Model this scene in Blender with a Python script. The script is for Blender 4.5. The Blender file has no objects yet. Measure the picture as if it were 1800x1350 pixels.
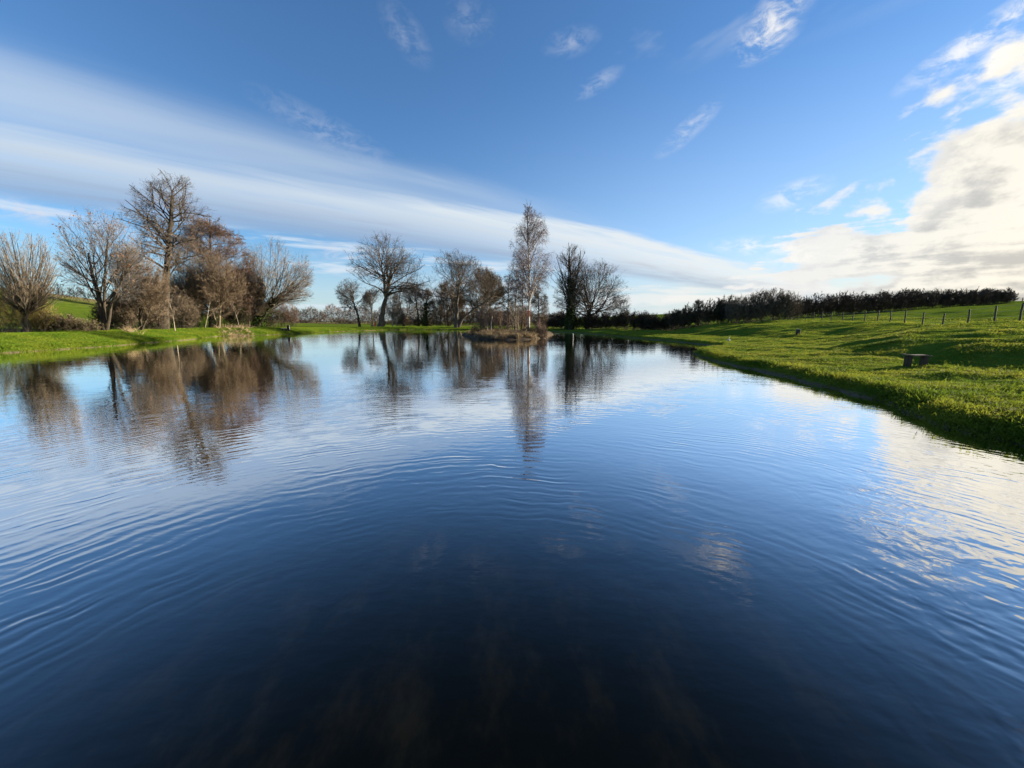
import bpy, math, random
import numpy as np
from math import radians as R, sin, cos, pi

S = bpy.context.scene
COL = S.collection
# ------------------------------------------------------------------ camera
CAM_H, PITCH, F = 2.2, R(9.3), 676.0            # metres, radians down, focal length in photo pixels
cam = bpy.data.cameras.new('camera')
cam.sensor_width = 36.0
cam.lens = 36.0 * F / 1800.0
cam.clip_start, cam.clip_end = 0.05, 6000
co = bpy.data.objects.new('camera', cam)
co.location = (0, 0, CAM_H)
co.rotation_euler = (pi / 2 - PITCH, 0, 0)
COL.objects.link(co)
S.camera = co
S.cycles.use_denoising = True; S.cycles.denoising_prefilter = 'FAST'
S.cycles.max_bounces = 4; S.cycles.diffuse_bounces = 2; S.cycles.glossy_bounces = 3; S.cycles.transmission_bounces = 2
S.cycles.transparent_max_bounces = 8
S.cycles.caustics_reflective = False
S.cycles.caustics_refractive = False

# ------------------------------------------------------------------ light and sky
SUN_AZ, SUN_EL = R(74), R(12.6)                   # to the right of the view axis, low
SKY_STRENGTH = 0.059
CLOUD = 0.575                                    # brightness of the sunlit cloud
vs = S.view_settings
vs.view_transform = 'Standard'; vs.look = 'None'; vs.gamma = 1.0; vs.exposure = 1.58
vs.use_curve_mapping = False
sun = bpy.data.lights.new('sun', 'SUN')
sun.energy = 5.0; sun.angle = R(0.55); sun.color = (1.0, 0.86, 0.66)
so = bpy.data.objects.new('sun', sun)
so.rotation_euler = (pi / 2 - SUN_EL, 0, -SUN_AZ + pi)
so.location = (60, 40, 60)
COL.objects.link(so)


class NT:
    """tiny helper round a node tree"""
    def __init__(s, tree):
        s.t = tree; s.n = tree.nodes; s.l = tree.links
    def new(s, typ, **kw):
        n = s.n.new(typ)
        for k, v in kw.items(): setattr(n, k, v)
        return n
    def put(s, sock, v):
        if isinstance(v, bpy.types.NodeSocket): s.l.new(v, sock)
        elif v is not None: sock.default_value = v
    def m(s, op, a, b=None, c=None, clamp=False):
        n = s.new('ShaderNodeMath', operation=op, use_clamp=clamp)
        s.put(n.inputs[0], a); s.put(n.inputs[1], b); s.put(n.inputs[2], c)
        return n.outputs[0]
    def sm(s, a, lo, hi):
        n = s.new('ShaderNodeMapRange', interpolation_type='SMOOTHSTEP')
        s.put(n.inputs[0], a); s.put(n.inputs[1], lo); s.put(n.inputs[2], hi)
        n.inputs[3].default_value = 0; n.inputs[4].default_value = 1
        return n.outputs[0]
    def mix(s, f, a, b):
        n = s.new('ShaderNodeMix', data_type='RGBA')
        s.put(n.inputs[0], f); s.put(n.inputs[6], a); s.put(n.inputs[7], b)
        return n.outputs[2]
    def noise(s, vec, scale, detail=4, rough=0.5, dist=0.0, out=0):
        n = s.new('ShaderNodeTexNoise')
        s.put(n.inputs['Vector'], vec)
        n.inputs['Scale'].default_value = scale; n.inputs['Detail'].default_value = detail
        n.inputs['Roughness'].default_value = rough; n.inputs['Distortion'].default_value = dist
        return n.outputs[out]
    def vec(s, x, y, z=0.0):
        n = s.new('ShaderNodeCombineXYZ')
        s.put(n.inputs[0], x); s.put(n.inputs[1], y); s.put(n.inputs[2], z)
        return n.outputs[0]
    def map(s, v, scale=(1, 1, 1), rot=(0, 0, 0), loc=(0, 0, 0)):
        n = s.new('ShaderNodeMapping')
        s.put(n.inputs[0], v); n.inputs['Scale'].default_value = scale
        n.inputs['Rotation'].default_value = rot; n.inputs['Location'].default_value = loc
        return n.outputs[0]


def build_world():
    w = bpy.data.worlds.new('World'); S.world = w; w.use_nodes = True
    T = NT(w.node_tree); T.n.clear()
    sky = T.new('ShaderNodeTexSky', sky_type='NISHITA')
    sky.sun_disc = False
    sky.sun_elevation = SUN_EL; sky.sun_rotation = SUN_AZ
    sky.altitude = 50; sky.air_density = 1.0; sky.dust_density = 0.15; sky.ozone_density = 1.6
    d = T.new('ShaderNodeTexCoord').outputs['Generated']
    sp = T.new('ShaderNodeSeparateXYZ'); T.l.new(d, sp.inputs[0])
    x, y, z = sp.outputs
    zc = T.m('MAXIMUM', z, 0.012)
    u = T.m('DIVIDE', x, zc); v = T.m('DIVIDE', y, zc)          # flat cloud deck, in units of its height
    az = T.m('MULTIPLY', T.m('ARCTAN2', x, y), 180 / pi)
    el = T.m('MULTIPLY', T.m('ARCSINE', z), 180 / pi)
    p = T.m('ADD', T.m('MULTIPLY', u, -0.65), T.m('MULTIPLY', v, 0.76))   # across the long cloud band
    q = T.m('ADD', T.m('MULTIPLY', u, 0.76), T.m('MULTIPLY', v, 0.65))    # along it
    # --- the long smooth band of stratus
    pq = T.vec(T.m('MULTIPLY', p, 1.0), T.m('MULTIPLY', q, 0.22), 0.0)
    nb = T.m('SUBTRACT', T.noise(pq, 1.3, 3, 0.5, 0.3), 0.5)
    nf = T.m('SUBTRACT', T.noise(T.vec(p, T.m('MULTIPLY', q, 0.16), 3.1), 4.0, 4, 0.55, 0.4), 0.5)
    pe = T.m('ADD', p, T.m('ADD', T.m('MULTIPLY', nb, 0.9), T.m('MULTIPLY', nf, 0.35)))
    left = T.sm(q, 4.2, -0.5)
    lo_edge = T.m('ADD', 2.62, T.m('MULTIPLY', left, 0.30))
    a_band = T.m('MULTIPLY', T.sm(pe, lo_edge, T.m('ADD', lo_edge, T.m('ADD', 0.30, T.m('MULTIPLY', left, 0.55)))),
                 T.sm(pe, 5.75, 4.6))
    a_band = T.m('MULTIPLY', a_band, T.m('ADD', 0.83, T.m('MULTIPLY', nf, 0.9)), clamp=True)
    veil = T.m('MULTIPLY', T.m('MULTIPLY', T.sm(pe, 2.2, 3.1), T.sm(pe, 4.2, 2.9)),
               T.m('MULTIPLY', T.sm(q, 5.0, 0.5), T.m('ADD', 0.42, T.m('MULTIPLY', nb, 1.0))), clamp=True)
    a_band = T.m('MAXIMUM', a_band, veil)
    tb = T.sm(T.m('ADD', p, T.m('MULTIPLY', nf, 1.4)), 3.1, 5.0)
    sunny = T.sm(az, -20.0, 58.0)                               # towards the sun: warmer and brighter
    c_hi = T.mix(sunny, (0.44, 0.49, 0.525, 1), (0.545, 0.545, 0.52, 1))
    c_lo = T.mix(sunny, (0.20, 0.27, 0.38, 1), (0.34, 0.37, 0.40, 1))
    c_band = T.mix(tb, c_hi, c_lo)
    # --- small low clouds beyond the band
    nl = T.noise(T.vec(T.m('MULTIPLY', az, .05), T.m('MULTIPLY', el, .42), 4.4), 1.5, 4, .55, .3)
    a_low = T.m('MULTIPLY', T.m('MULTIPLY', T.sm(nl, 0.50, 0.64), T.sm(pe, 4.7, 5.9)), T.sm(el, 0.3, 2.5))
    a_low = T.m('MULTIPLY', a_low, 0.75)
    # --- the heap of cumulus towards the sun
    # built-up clouds in azimuth/elevation, with a broken upper-left edge
    cv = T.vec(T.m('MULTIPLY', az, 0.10), T.m('MULTIPLY', el, 0.165), 7.3)
    n1 = T.m('SUBTRACT', T.noise(cv, 1.25, 4, 0.55, 0.35), 0.5)
    n2 = T.m('SUBTRACT', T.noise(cv, 3.2, 5, 0.58, 0.0), 0.5)
    lay = T.m('SUBTRACT', nl, .5)
    edge = T.m('SUBTRACT', T.m('SUBTRACT', az, 27.0), T.m('MULTIPLY', el, 0.76))
    top = T.m('MULTIPLY', T.m('SUBTRACT', 21.5, el), 1.6)
    reg = T.m('MINIMUM', edge, top)
    low = T.sm(el, 13.0, 8.5)
    reg = T.m('ADD', reg, T.m('ADD', T.m('MULTIPLY', n1, 30.0), T.m('MULTIPLY', n2, 13.0)))
    reg = T.m('ADD', reg, T.m('MULTIPLY', low, T.m('MULTIPLY', T.m('SUBTRACT', lay, .03), 34.0)))
    a_cum = T.m('MULTIPLY', T.sm(reg, 0.5, 5.0), 0.95)
    body = T.m('ADD', T.m('ADD', T.m('MULTIPLY', n2, 1.9), T.m('MULTIPLY', T.m('MULTIPLY', low, lay), 2.2)), T.m('ADD', T.m('MULTIPLY', n1, .8), .55), clamp=True)
    glow = T.sm(az, 33.0, 56.0)
    c_cum = T.mix(T.sm(body, 0.15, 0.75), T.mix(glow, (0.30, 0.315, 0.34, 1), (0.37, 0.35, 0.31, 1)),
                  T.mix(glow, (0.52, 0.52, 0.50, 1), (0.625, 0.58, 0.485, 1)))
    c_cum = T.mix(T.m('MULTIPLY', T.sm(reg, 9.0, 2.5), .75), c_cum, T.mix(glow, (0.54, 0.54, 0.53, 1), (0.62, 0.595, 0.53, 1)))   # bright rim
    # pale milky haze low on the sunny side
    a_haze = T.m('MULTIPLY', T.m('MULTIPLY', T.sm(el, 11.0, 1.0), T.sm(az, -120.0, 20.0)), 0.80)
    c_haze = T.mix(T.sm(az, 5.0, 50.0), (0.37, 0.43, 0.485, 1), (0.53, 0.50, 0.43, 1))
    # --- scattered wisps high up: centre azimuth, elevation, half-widths, tilt
    wn = T.noise(T.vec(T.m('MULTIPLY', az, 0.22), T.m('MULTIPLY', el, 0.42), 2.2), 1.9, 5, 0.65, 0.5)
    a_w = None; ae = T.vec(az, el, 0.0)
    for (px, py, sx, sy, tilt, amp) in [(715, 62, 2.2, 1.1, -35, .25), (826, 36, 2.0, 1.2, 0, .20),
                                       (1004, 74, 2.2, .8, 5, .27), (1052, 146, 2.0, .6, 18, .30), (1362, 28, 2.8, 1.2, 30, .62),
                                       (1352, 70, 1.9, .9, 15, .62), (1210, 228, 2.6, .7, 32, .42), (1740, 58, 3.6, .8, 22, .85),
                                       (1733, 120, 1.9, .6, 30, .8), (1766, 145, 1.5, .5, 25, .7),
                                       (1395, 343, 2.2, .9, 10, .6), 
                                       (1330, 432, 3.0, .7, -6, .8), (1430, 448, 3.2, .8, 3, .6), (590, 445, 2.0, .8, 0, .8),
                                       (575, 232, 5.0, 1.1, -16, .30), (50, 372, 5.0, .7, -6, .7)]:
        up = 675 - py; X = px - 900.0
        Y = F * cos(PITCH) + up * sin(PITCH); Z = -F * sin(PITCH) + up * cos(PITCH)
        a0 = math.degrees(math.atan2(X, Y)); e0 = math.degrees(math.atan2(Z, math.hypot(X, Y)))
        mp = T.new('ShaderNodeMapping', vector_type='TEXTURE')
        T.l.new(ae, mp.inputs[0]); mp.inputs['Location'].default_value = (a0, e0, 0)
        mp.inputs['Rotation'].default_value = (0, 0, R(tilt)); mp.inputs['Scale'].default_value = (sx * 1.9, sy * 1.9, 1)
        g = T.new('ShaderNodeTexGradient', gradient_type='SPHERICAL'); T.l.new(mp.outputs[0], g.inputs[0])
        a_w = T.m('MULTIPLY', g.outputs['Fac'], amp * 1.15) if a_w is None else T.m('MULTIPLY_ADD', g.outputs['Fac'], amp * 1.15, a_w)
    a_wisp = T.m('MULTIPLY', T.m('MULTIPLY', a_w, T.sm(wn, 0.36, 0.70)), 1.0, clamp=True)
    c_wisp = T.mix(sunny, (0.40, 0.43, 0.50, 1), (0.72, 0.68, 0.60, 1))

    # --- broken cloud overhead on the sunny side, going on from the scraps at the top right
    ns = T.noise(T.vec(u, v, 5.5), 1.15, 5, .58, .4)
    a_sc = T.m('MULTIPLY', T.m('MULTIPLY', T.sm(ns, .53, .70), T.sm(el, 27.0, 35.0)), T.m('MULTIPLY', T.sm(az, -10.0, 25.0), .8))
    skyc = T.new('ShaderNodeMix', data_type='RGBA', blend_type='MULTIPLY')
    skyc.inputs[0].default_value = 1.0
    T.l.new(sky.outputs[0], skyc.inputs[6])
    k = SKY_STRENGTH
    skyc.inputs[7].default_value = (k * .55, k * .85, k * 1.19, 1)      # the phone's clear winter blue
    col = skyc.outputs[2]
    for a, c in ((T.m('MULTIPLY', T.m('MULTIPLY', T.sm(el, 32.0, 4.0), T.sm(az, -30.0, 45.0)), .42), (0.40, 0.45, 0.50, 1)), (a_haze, c_haze), (a_band, c_band), (a_low, T.mix(sunny, (0.44, 0.49, 0.54, 1), (0.58, 0.55, 0.48, 1))),
                 (a_cum, c_cum), (a_wisp, c_wisp), (a_sc, (0.56, 0.55, 0.52, 1))):
        sc_ = T.new('ShaderNodeMix', data_type='RGBA', blend_type='MULTIPLY'); sc_.inputs[0].default_value = 1.0
        T.put(sc_.inputs[6], c); sc_.inputs[7].default_value = (CLOUD, CLOUD, CLOUD, 1)
        col = T.mix(a, col, sc_.outputs[2])
    bg = T.new('ShaderNodeBackground'); T.l.new(col, bg.inputs[0]); bg.inputs[1].default_value = 1.0
    o = T.new('ShaderNodeOutputWorld'); T.l.new(bg.outputs[0], o.inputs[0])
    w.cycles.sampling_method = 'MANUAL'; w.cycles.sample_map_resolution = 1024

build_world()

# ------------------------------------------------------------------ helpers
def px(x, y, depth):
    """point seen at photo pixel x, y at that forward distance"""
    X = x - 900.0; up = 675.0 - y
    Y = F * cos(PITCH) + up * sin(PITCH); Z = -F * sin(PITCH) + up * cos(PITCH)
    k = depth / Y
    return np.array([X * k, depth, CAM_H + Z * k])

def pz(x, y, z=0.0):
    """point seen at photo pixel x, y on the level z"""
    X = x - 900.0; up = 675.0 - y
    Y = F * cos(PITCH) + up * sin(PITCH); Z = -F * sin(PITCH) + up * cos(PITCH)
    k = (z - CAM_H) / Z
    return np.array([X * k, Y * k])

def sst(a, lo, hi):
    t = np.clip((a - lo) / (hi - lo), 0, 1)
    return t * t * (3 - 2 * t)

def waves(seed, n, lmin, lmax, ax=1.0, ay=1.0):
    g = np.random.default_rng(seed)
    lam = np.exp(g.uniform(np.log(lmin), np.log(lmax), n)); th = g.uniform(0, 2 * pi, n)
    kx = np.cos(th) * 2 * pi / lam * ax; ky = np.sin(th) * 2 * pi / lam * ay
    ph = g.uniform(0, 2 * pi, n); am = lam / lam.max()
    am = am / np.sqrt((am ** 2).sum() / 2)
    def f(x, y):
        r = np.zeros(np.broadcast(x, y).shape)
        for i in range(n): r += am[i] * np.sin(kx[i] * x + ky[i] * y + ph[i])
        return r
    return f

def link(o, parent=None):
    COL.objects.link(o)
    if parent is not None: o.parent = parent
    return o

def tag(o, label=None, cat=None, group=None, kind=None):
    if label: o['label'] = label
    if cat: o['category'] = cat
    if group: o['group'] = group
    if kind: o['kind'] = kind
    return o

def thing(name, loc, label, cat, group=None):
    o = bpy.data.objects.new(name, None)
    o.empty_display_size = 0.3
    o.location = tuple(float(c) for c in loc)
    return link(tag(o, label, cat, group))

def mesh(name, V, quads=None, tris=None, mat=None, parent=None, smooth=True, origin=None):
    V = np.asarray(V, dtype=np.float32)
    if origin is not None: V = V - np.asarray(origin, dtype=np.float32)
    q = np.zeros((0, 4), np.int32) if quads is None else np.asarray(quads, np.int32).reshape(-1, 4)
    t = np.zeros((0, 3), np.int32) if tris is None else np.asarray(tris, np.int32).reshape(-1, 3)
    me = bpy.data.meshes.new(name)
    me.vertices.add(len(V)); me.vertices.foreach_set('co', V.ravel())
    nl = q.size + t.size
    me.loops.add(nl); me.loops.foreach_set('vertex_index', np.concatenate([q.ravel(), t.ravel()]))
    me.polygons.add(len(q) + len(t))
    st = np.concatenate([np.arange(len(q)) * 4, q.size + np.arange(len(t)) * 3]).astype(np.int32)
    me.polygons.foreach_set('loop_start', st)
    me.polygons.foreach_set('use_smooth', np.full(len(st), smooth))
    me.update(calc_edges=True); me.validate()
    if mat is not None: me.materials.append(mat)
    o = bpy.data.objects.new(name, me)
    return link(o, parent)

def box_vf(c, s, rz=0.0, taper=1.0, rx=0.0, jit=None):
    """box centred c, full size s, as verts and quads"""
    v = np.array([[i, j, k] for k in (-.5, .5) for j in (-.5, .5) for i in (-.5, .5)], float)
    v[4:, :2] *= taper
    v *= np.array(s)
    if jit is not None: v += jit
    cr, sr = cos(rx), sin(rx)
    v = np.stack([v[:, 0], v[:, 1] * cr - v[:, 2] * sr, v[:, 1] * sr + v[:, 2] * cr], 1)
    c_, s_ = cos(rz), sin(rz)
    v = np.stack([v[:, 0] * c_ - v[:, 1] * s_, v[:, 0] * s_ + v[:, 1] * c_, v[:, 2]], 1)
    return v + np.array(c), np.array([[0, 2, 3, 1], [4, 5, 7, 6], [0, 1, 5, 4], [2, 6, 7, 3], [0, 4, 6, 2], [1, 3, 7, 5]])

def add_bevel(o, w):
    b = o.modifiers.new('bevel', 'BEVEL'); b.width = w; b.segments = 2; b.limit_method = 'ANGLE'
    return o

# ------------------------------------------------------------------ materials
def mat(name):
    m = bpy.data.materials.new(name); m.use_nodes = True
    T = NT(m.node_tree); T.n.clear()
    o = T.new('ShaderNodeOutputMaterial')
    return m, T, o

def principled(T, o, col, rough=0.8, spec=0.3, normal=None, metallic=0.0, ior=None):
    b = T.new('ShaderNodeBsdfPrincipled')
    T.put(b.inputs['Base Color'], col); T.put(b.inputs['Roughness'], rough)
    b.inputs['Specular IOR Level'].default_value = spec; b.inputs['Metallic'].default_value = metallic
    if ior: b.inputs['IOR'].default_value = ior
    if normal is not None: T.l.new(normal, b.inputs['Normal'])
    T.l.new(b.outputs[0], o.inputs[0])
    return b

def bump(T, h, strength=0.5, dist=0.02):
    b = T.new('ShaderNodeBump'); b.inputs['Strength'].default_value = strength; b.inputs['Distance'].default_value = dist
    T.l.new(h, b.inputs['Height'])
    return b.outputs[0]

def c4(c): return (c[0], c[1], c[2], 1)

def bark(name, a, b, scale=3.0, rough=0.9):
    m, T, o = mat(name)
    p = T.new('ShaderNodeNewGeometry').outputs['Position']
    n = T.noise(T.map(p, (1, 1, .35)), scale, 5, .6)
    col = T.mix(T.sm(n, .35, .65), c4(a), c4(b))
    principled(T, o, col, rough, .15, bump(T, T.noise(T.map(p, (1, 1, .25)), 14, 4, .6), .6, .03))
    return m

def twig_mat(name, a, b, scale=0.5):
    m, T, o = mat(name)
    p = T.new('ShaderNodeNewGeometry').outputs['Position']
    col = T.mix(T.sm(T.noise(p, scale, 3, .6), .35, .65), c4(a), c4(b))
    principled(T, o, col, .85, .12)
    return m

def leaf_mat(name, a, b, scale=1.0, trans=.35, straw=None):
    m, T, o = mat(name)
    p = T.new('ShaderNodeNewGeometry').outputs['Position']
    col = T.mix(T.sm(T.noise(p, scale, 3, .6), .35, .65), c4(a), c4(b))
    if straw: col = T.mix(T.m('MULTIPLY', T.sm(T.noise(p, 7.0, 3, .6), .60, .72), .8), col, c4(straw))
    b1 = T.new('ShaderNodeBsdfPrincipled'); T.l.new(col, b1.inputs['Base Color'])
    b1.inputs['Roughness'].default_value = .75; b1.inputs['Specular IOR Level'].default_value = .08
    tr = T.new('ShaderNodeBsdfTranslucent'); T.l.new(col, tr.inputs[0])
    mx = T.new('ShaderNodeMixShader'); mx.inputs[0].default_value = trans
    T.l.new(b1.outputs[0], mx.inputs[1]); T.l.new(tr.outputs[0], mx.inputs[2]); T.l.new(mx.outputs[0], o.inputs[0])
    return m

def plain(name, a, b, scale=4.0, rough=.8, spec=.2, stretch=(1, 1, 1), bmp=.3):
    m, T, o = mat(name)
    p = T.new('ShaderNodeTexCoord').outputs['Object']
    n = T.noise(T.map(p, stretch), scale, 6, .6)
    principled(T, o, T.mix(T.sm(n, .3, .7), c4(a), c4(b)), rough, spec, bump(T, n, bmp, .01))
    return m

M = {
    'oak_bark': bark('oak_bark', (.070, .058, .045), (.13, .11, .085)),
    'dark_bark': bark('dark_bark', (.034, .028, .021), (.072, .060, .044)),
    'willow_bark': bark('willow_bark', (.12, .095, .065), (.22, .18, .12)),
    'pale_bark': bark('pale_bark', (.22, .19, .145), (.36, .31, .245)),
    'oak_twig': twig_mat('oak_twig', (.085, .070, .058), (.15, .125, .10)),
    'grey_twig': twig_mat('grey_twig', (.15, .13, .115), (.24, .21, .18)),
    'pale_twig': twig_mat('pale_twig', (.17, .135, .098), (.27, .22, .165)),
    'brown_twig': twig_mat('brown_twig', (0.125, 0.095, 0.066), (0.215, 0.165, 0.115)),
    'red_twig': twig_mat('red_twig', (0.125, 0.086, 0.066), (0.2, 0.138, 0.105)),
    'orange_twig': twig_mat('orange_twig', (.22, .125, .048), (.33, .20, .085)),
    'olive_twig': twig_mat('olive_twig', (.20, .155, .050), (.29, .22, .085)),
    'thicket_twig': twig_mat('thicket_twig', (0.105, 0.082, 0.058), (0.18, 0.142, 0.1)),
    'hedge_twig': twig_mat('hedge_twig', (.042, .032, .025), (.085, .065, .048)),
    'far_twig': twig_mat('far_twig', (.075, .060, .050), (.12, .098, .082), .05),
    'birch_twig': twig_mat('birch_twig', (.17, .125, .115), (.26, .21, .20)),
    'ivy': leaf_mat('ivy', (.022, .040, .012), (.055, .085, .025), 2.0, .2),
    'dead_leaf': leaf_mat('dead_leaf', (.16, .075, .035), (.27, .15, .08), 1.0, .3),
    'bramble': leaf_mat('bramble', (.045, .055, .018), (.12, .095, .045), .8, .25),
    'dry_reed': leaf_mat('dry_reed', (.30, .22, .12), (.48, .38, .24), 1.2, .25),
    'island_grass': leaf_mat('island_grass', (.17, .125, .068), (.31, .235, .14), 1.2, .25),
    'wood_dark': plain('wood_dark', (.030, .024, .018), (.062, .050, .038), 6, .85, .2, (1, 1, .3)),
    'wood_plank': plain('wood_plank', (.075, .066, .05), (.14, .125, .10), 6, .8, .2, (.3, 2, 2)),
    'wood_pale': plain('wood_pale', (.42, .39, .33), (.58, .55, .48), 6, .7, .2, (.3, 2, 2)),
    'post': plain('post', (.055, .048, .036), (.10, .088, .068), 5, .85, .15, (1, 1, .3)),
    'red_paint': plain('red_paint', (.40, .045, .030), (.50, .085, .05), 5, .6, .3),
    'orange_paint_and_sunlit': plain('orange_paint_and_sunlit', (.55, .17, .08), (.66, .27, .15), 6, .6, .3),  # tree box paint; also sunlight coloured onto the red board's edge
    'white_paint_and_sunlit': plain('white_paint_and_sunlit', (.70, .69, .66), (.80, .79, .76), 6, .6, .3),  # marker post cap; also sunlight coloured onto the dark board's edge
    'feather': plain('feather', (.74, .74, .72), (.82, .82, .81), 12, .8, .1),
    'beak': plain('beak', (.35, .20, .04), (.45, .28, .08), 10, .5, .3),
    'leg_dark': plain('leg_dark', (.03, .03, .03), (.06, .06, .05), 10, .6, .3),
    'metal_wire': plain('metal_wire', (.18, .18, .18), (.28, .28, .27), 10, .5, .4),
    'bin_body': plain('bin_body', (.018, .020, .018), (.035, .038, .034), 5, .6, .3),
    'bin_lid': plain('bin_lid', (.20, .20, .18), (.30, .30, .27), 5, .6, .3),
    'mud': plain('mud', (.035, .027, .018), (.085, .066, .045), 2.0, .9, .1, (1, 1, 1), .8),
}

def birch_bark():
    m, T, o = mat('birch_bark')
    p = T.new('ShaderNodeNewGeometry').outputs['Position']
    n = T.noise(T.map(p, (2, 2, 9)), 1.2, 5, .65)
    low = T.sm(T.new('ShaderNodeSeparateXYZ').outputs[2], 0, 1)
    s = T.new('ShaderNodeSeparateXYZ'); T.l.new(p, s.inputs[0])
    dark = T.m('MULTIPLY', T.sm(n, .52, .62), .8)
    dark = T.m('MAXIMUM', dark, T.sm(s.outputs[2], 9.5, 13.5))
    dark = T.m('MAXIMUM', dark, T.sm(T.m('ADD', s.outputs[2], T.m('MULTIPLY', n, 2.0)), 3.2, 2.2))
    principled(T, o, T.mix(dark, (.44, .40, .35, 1), (.09, .07, .06, 1)), .7, .2)
    return m
M['birch_bark'] = birch_bark()

# grass on the ground: colour only; the humps are in the mesh, the blades are real
def ground_mat():
    m, T, o = mat('grass_ground')
    p = T.new('ShaderNodeNewGeometry').outputs['Position']
    s = T.new('ShaderNodeSeparateXYZ'); T.l.new(p, s.inputs[0])
    n1 = T.noise(p, .35, 5, .6); n2 = T.noise(p, 3.0, 5, .65); n3 = T.noise(p, 22.0, 4, .7)
    g = T.mix(T.sm(n1, .35, .65), (.075, .130, .014, 1), (.130, .175, .020, 1))
    g = T.mix(T.m('MULTIPLY', T.sm(n2, .45, .75), .6), g, (.165, .180, .034, 1))
    g = T.mix(T.m('MULTIPLY', T.sm(n3, .40, .70), .45), g, (.034, .072, .012, 1))
    far = T.sm(T.noise(p, .012, 3, .5), .48, .56)
    dist = T.m('MULTIPLY', T.sm(s.outputs[1], 135, 170), T.sm(s.outputs[0], 60, 20))
    g = T.mix(T.m('MULTIPLY', far, dist), g, (.20, .155, .085, 1))
    # bare earth at the water's edge
    wet = T.sm(T.m('ADD', s.outputs[2], T.m('MULTIPLY', T.m('SUBTRACT', n2, .5), .22)), .13, .03)
    g = T.mix(wet, g, T.mix(T.sm(n3, .3, .7), (.075, .058, .034, 1), (.20, .16, .10, 1)))
    h = T.m('ADD', T.m('MULTIPLY', n3, .5), T.noise(p, 60, 3, .6))
    principled(T, o, g, 1.0, 0.0, bump(T, h, .8, .04))
    return m
M['ground'] = ground_mat()
M['blade'] = leaf_mat('grass_blade', (.108, .168, .014), (.245, .262, .028), .6, .5, (.34, .30, .12))
M['blade_left'] = leaf_mat('grass_blade_mown', (.105, .190, .014), (.190, .245, .024), .5, .4)

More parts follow.
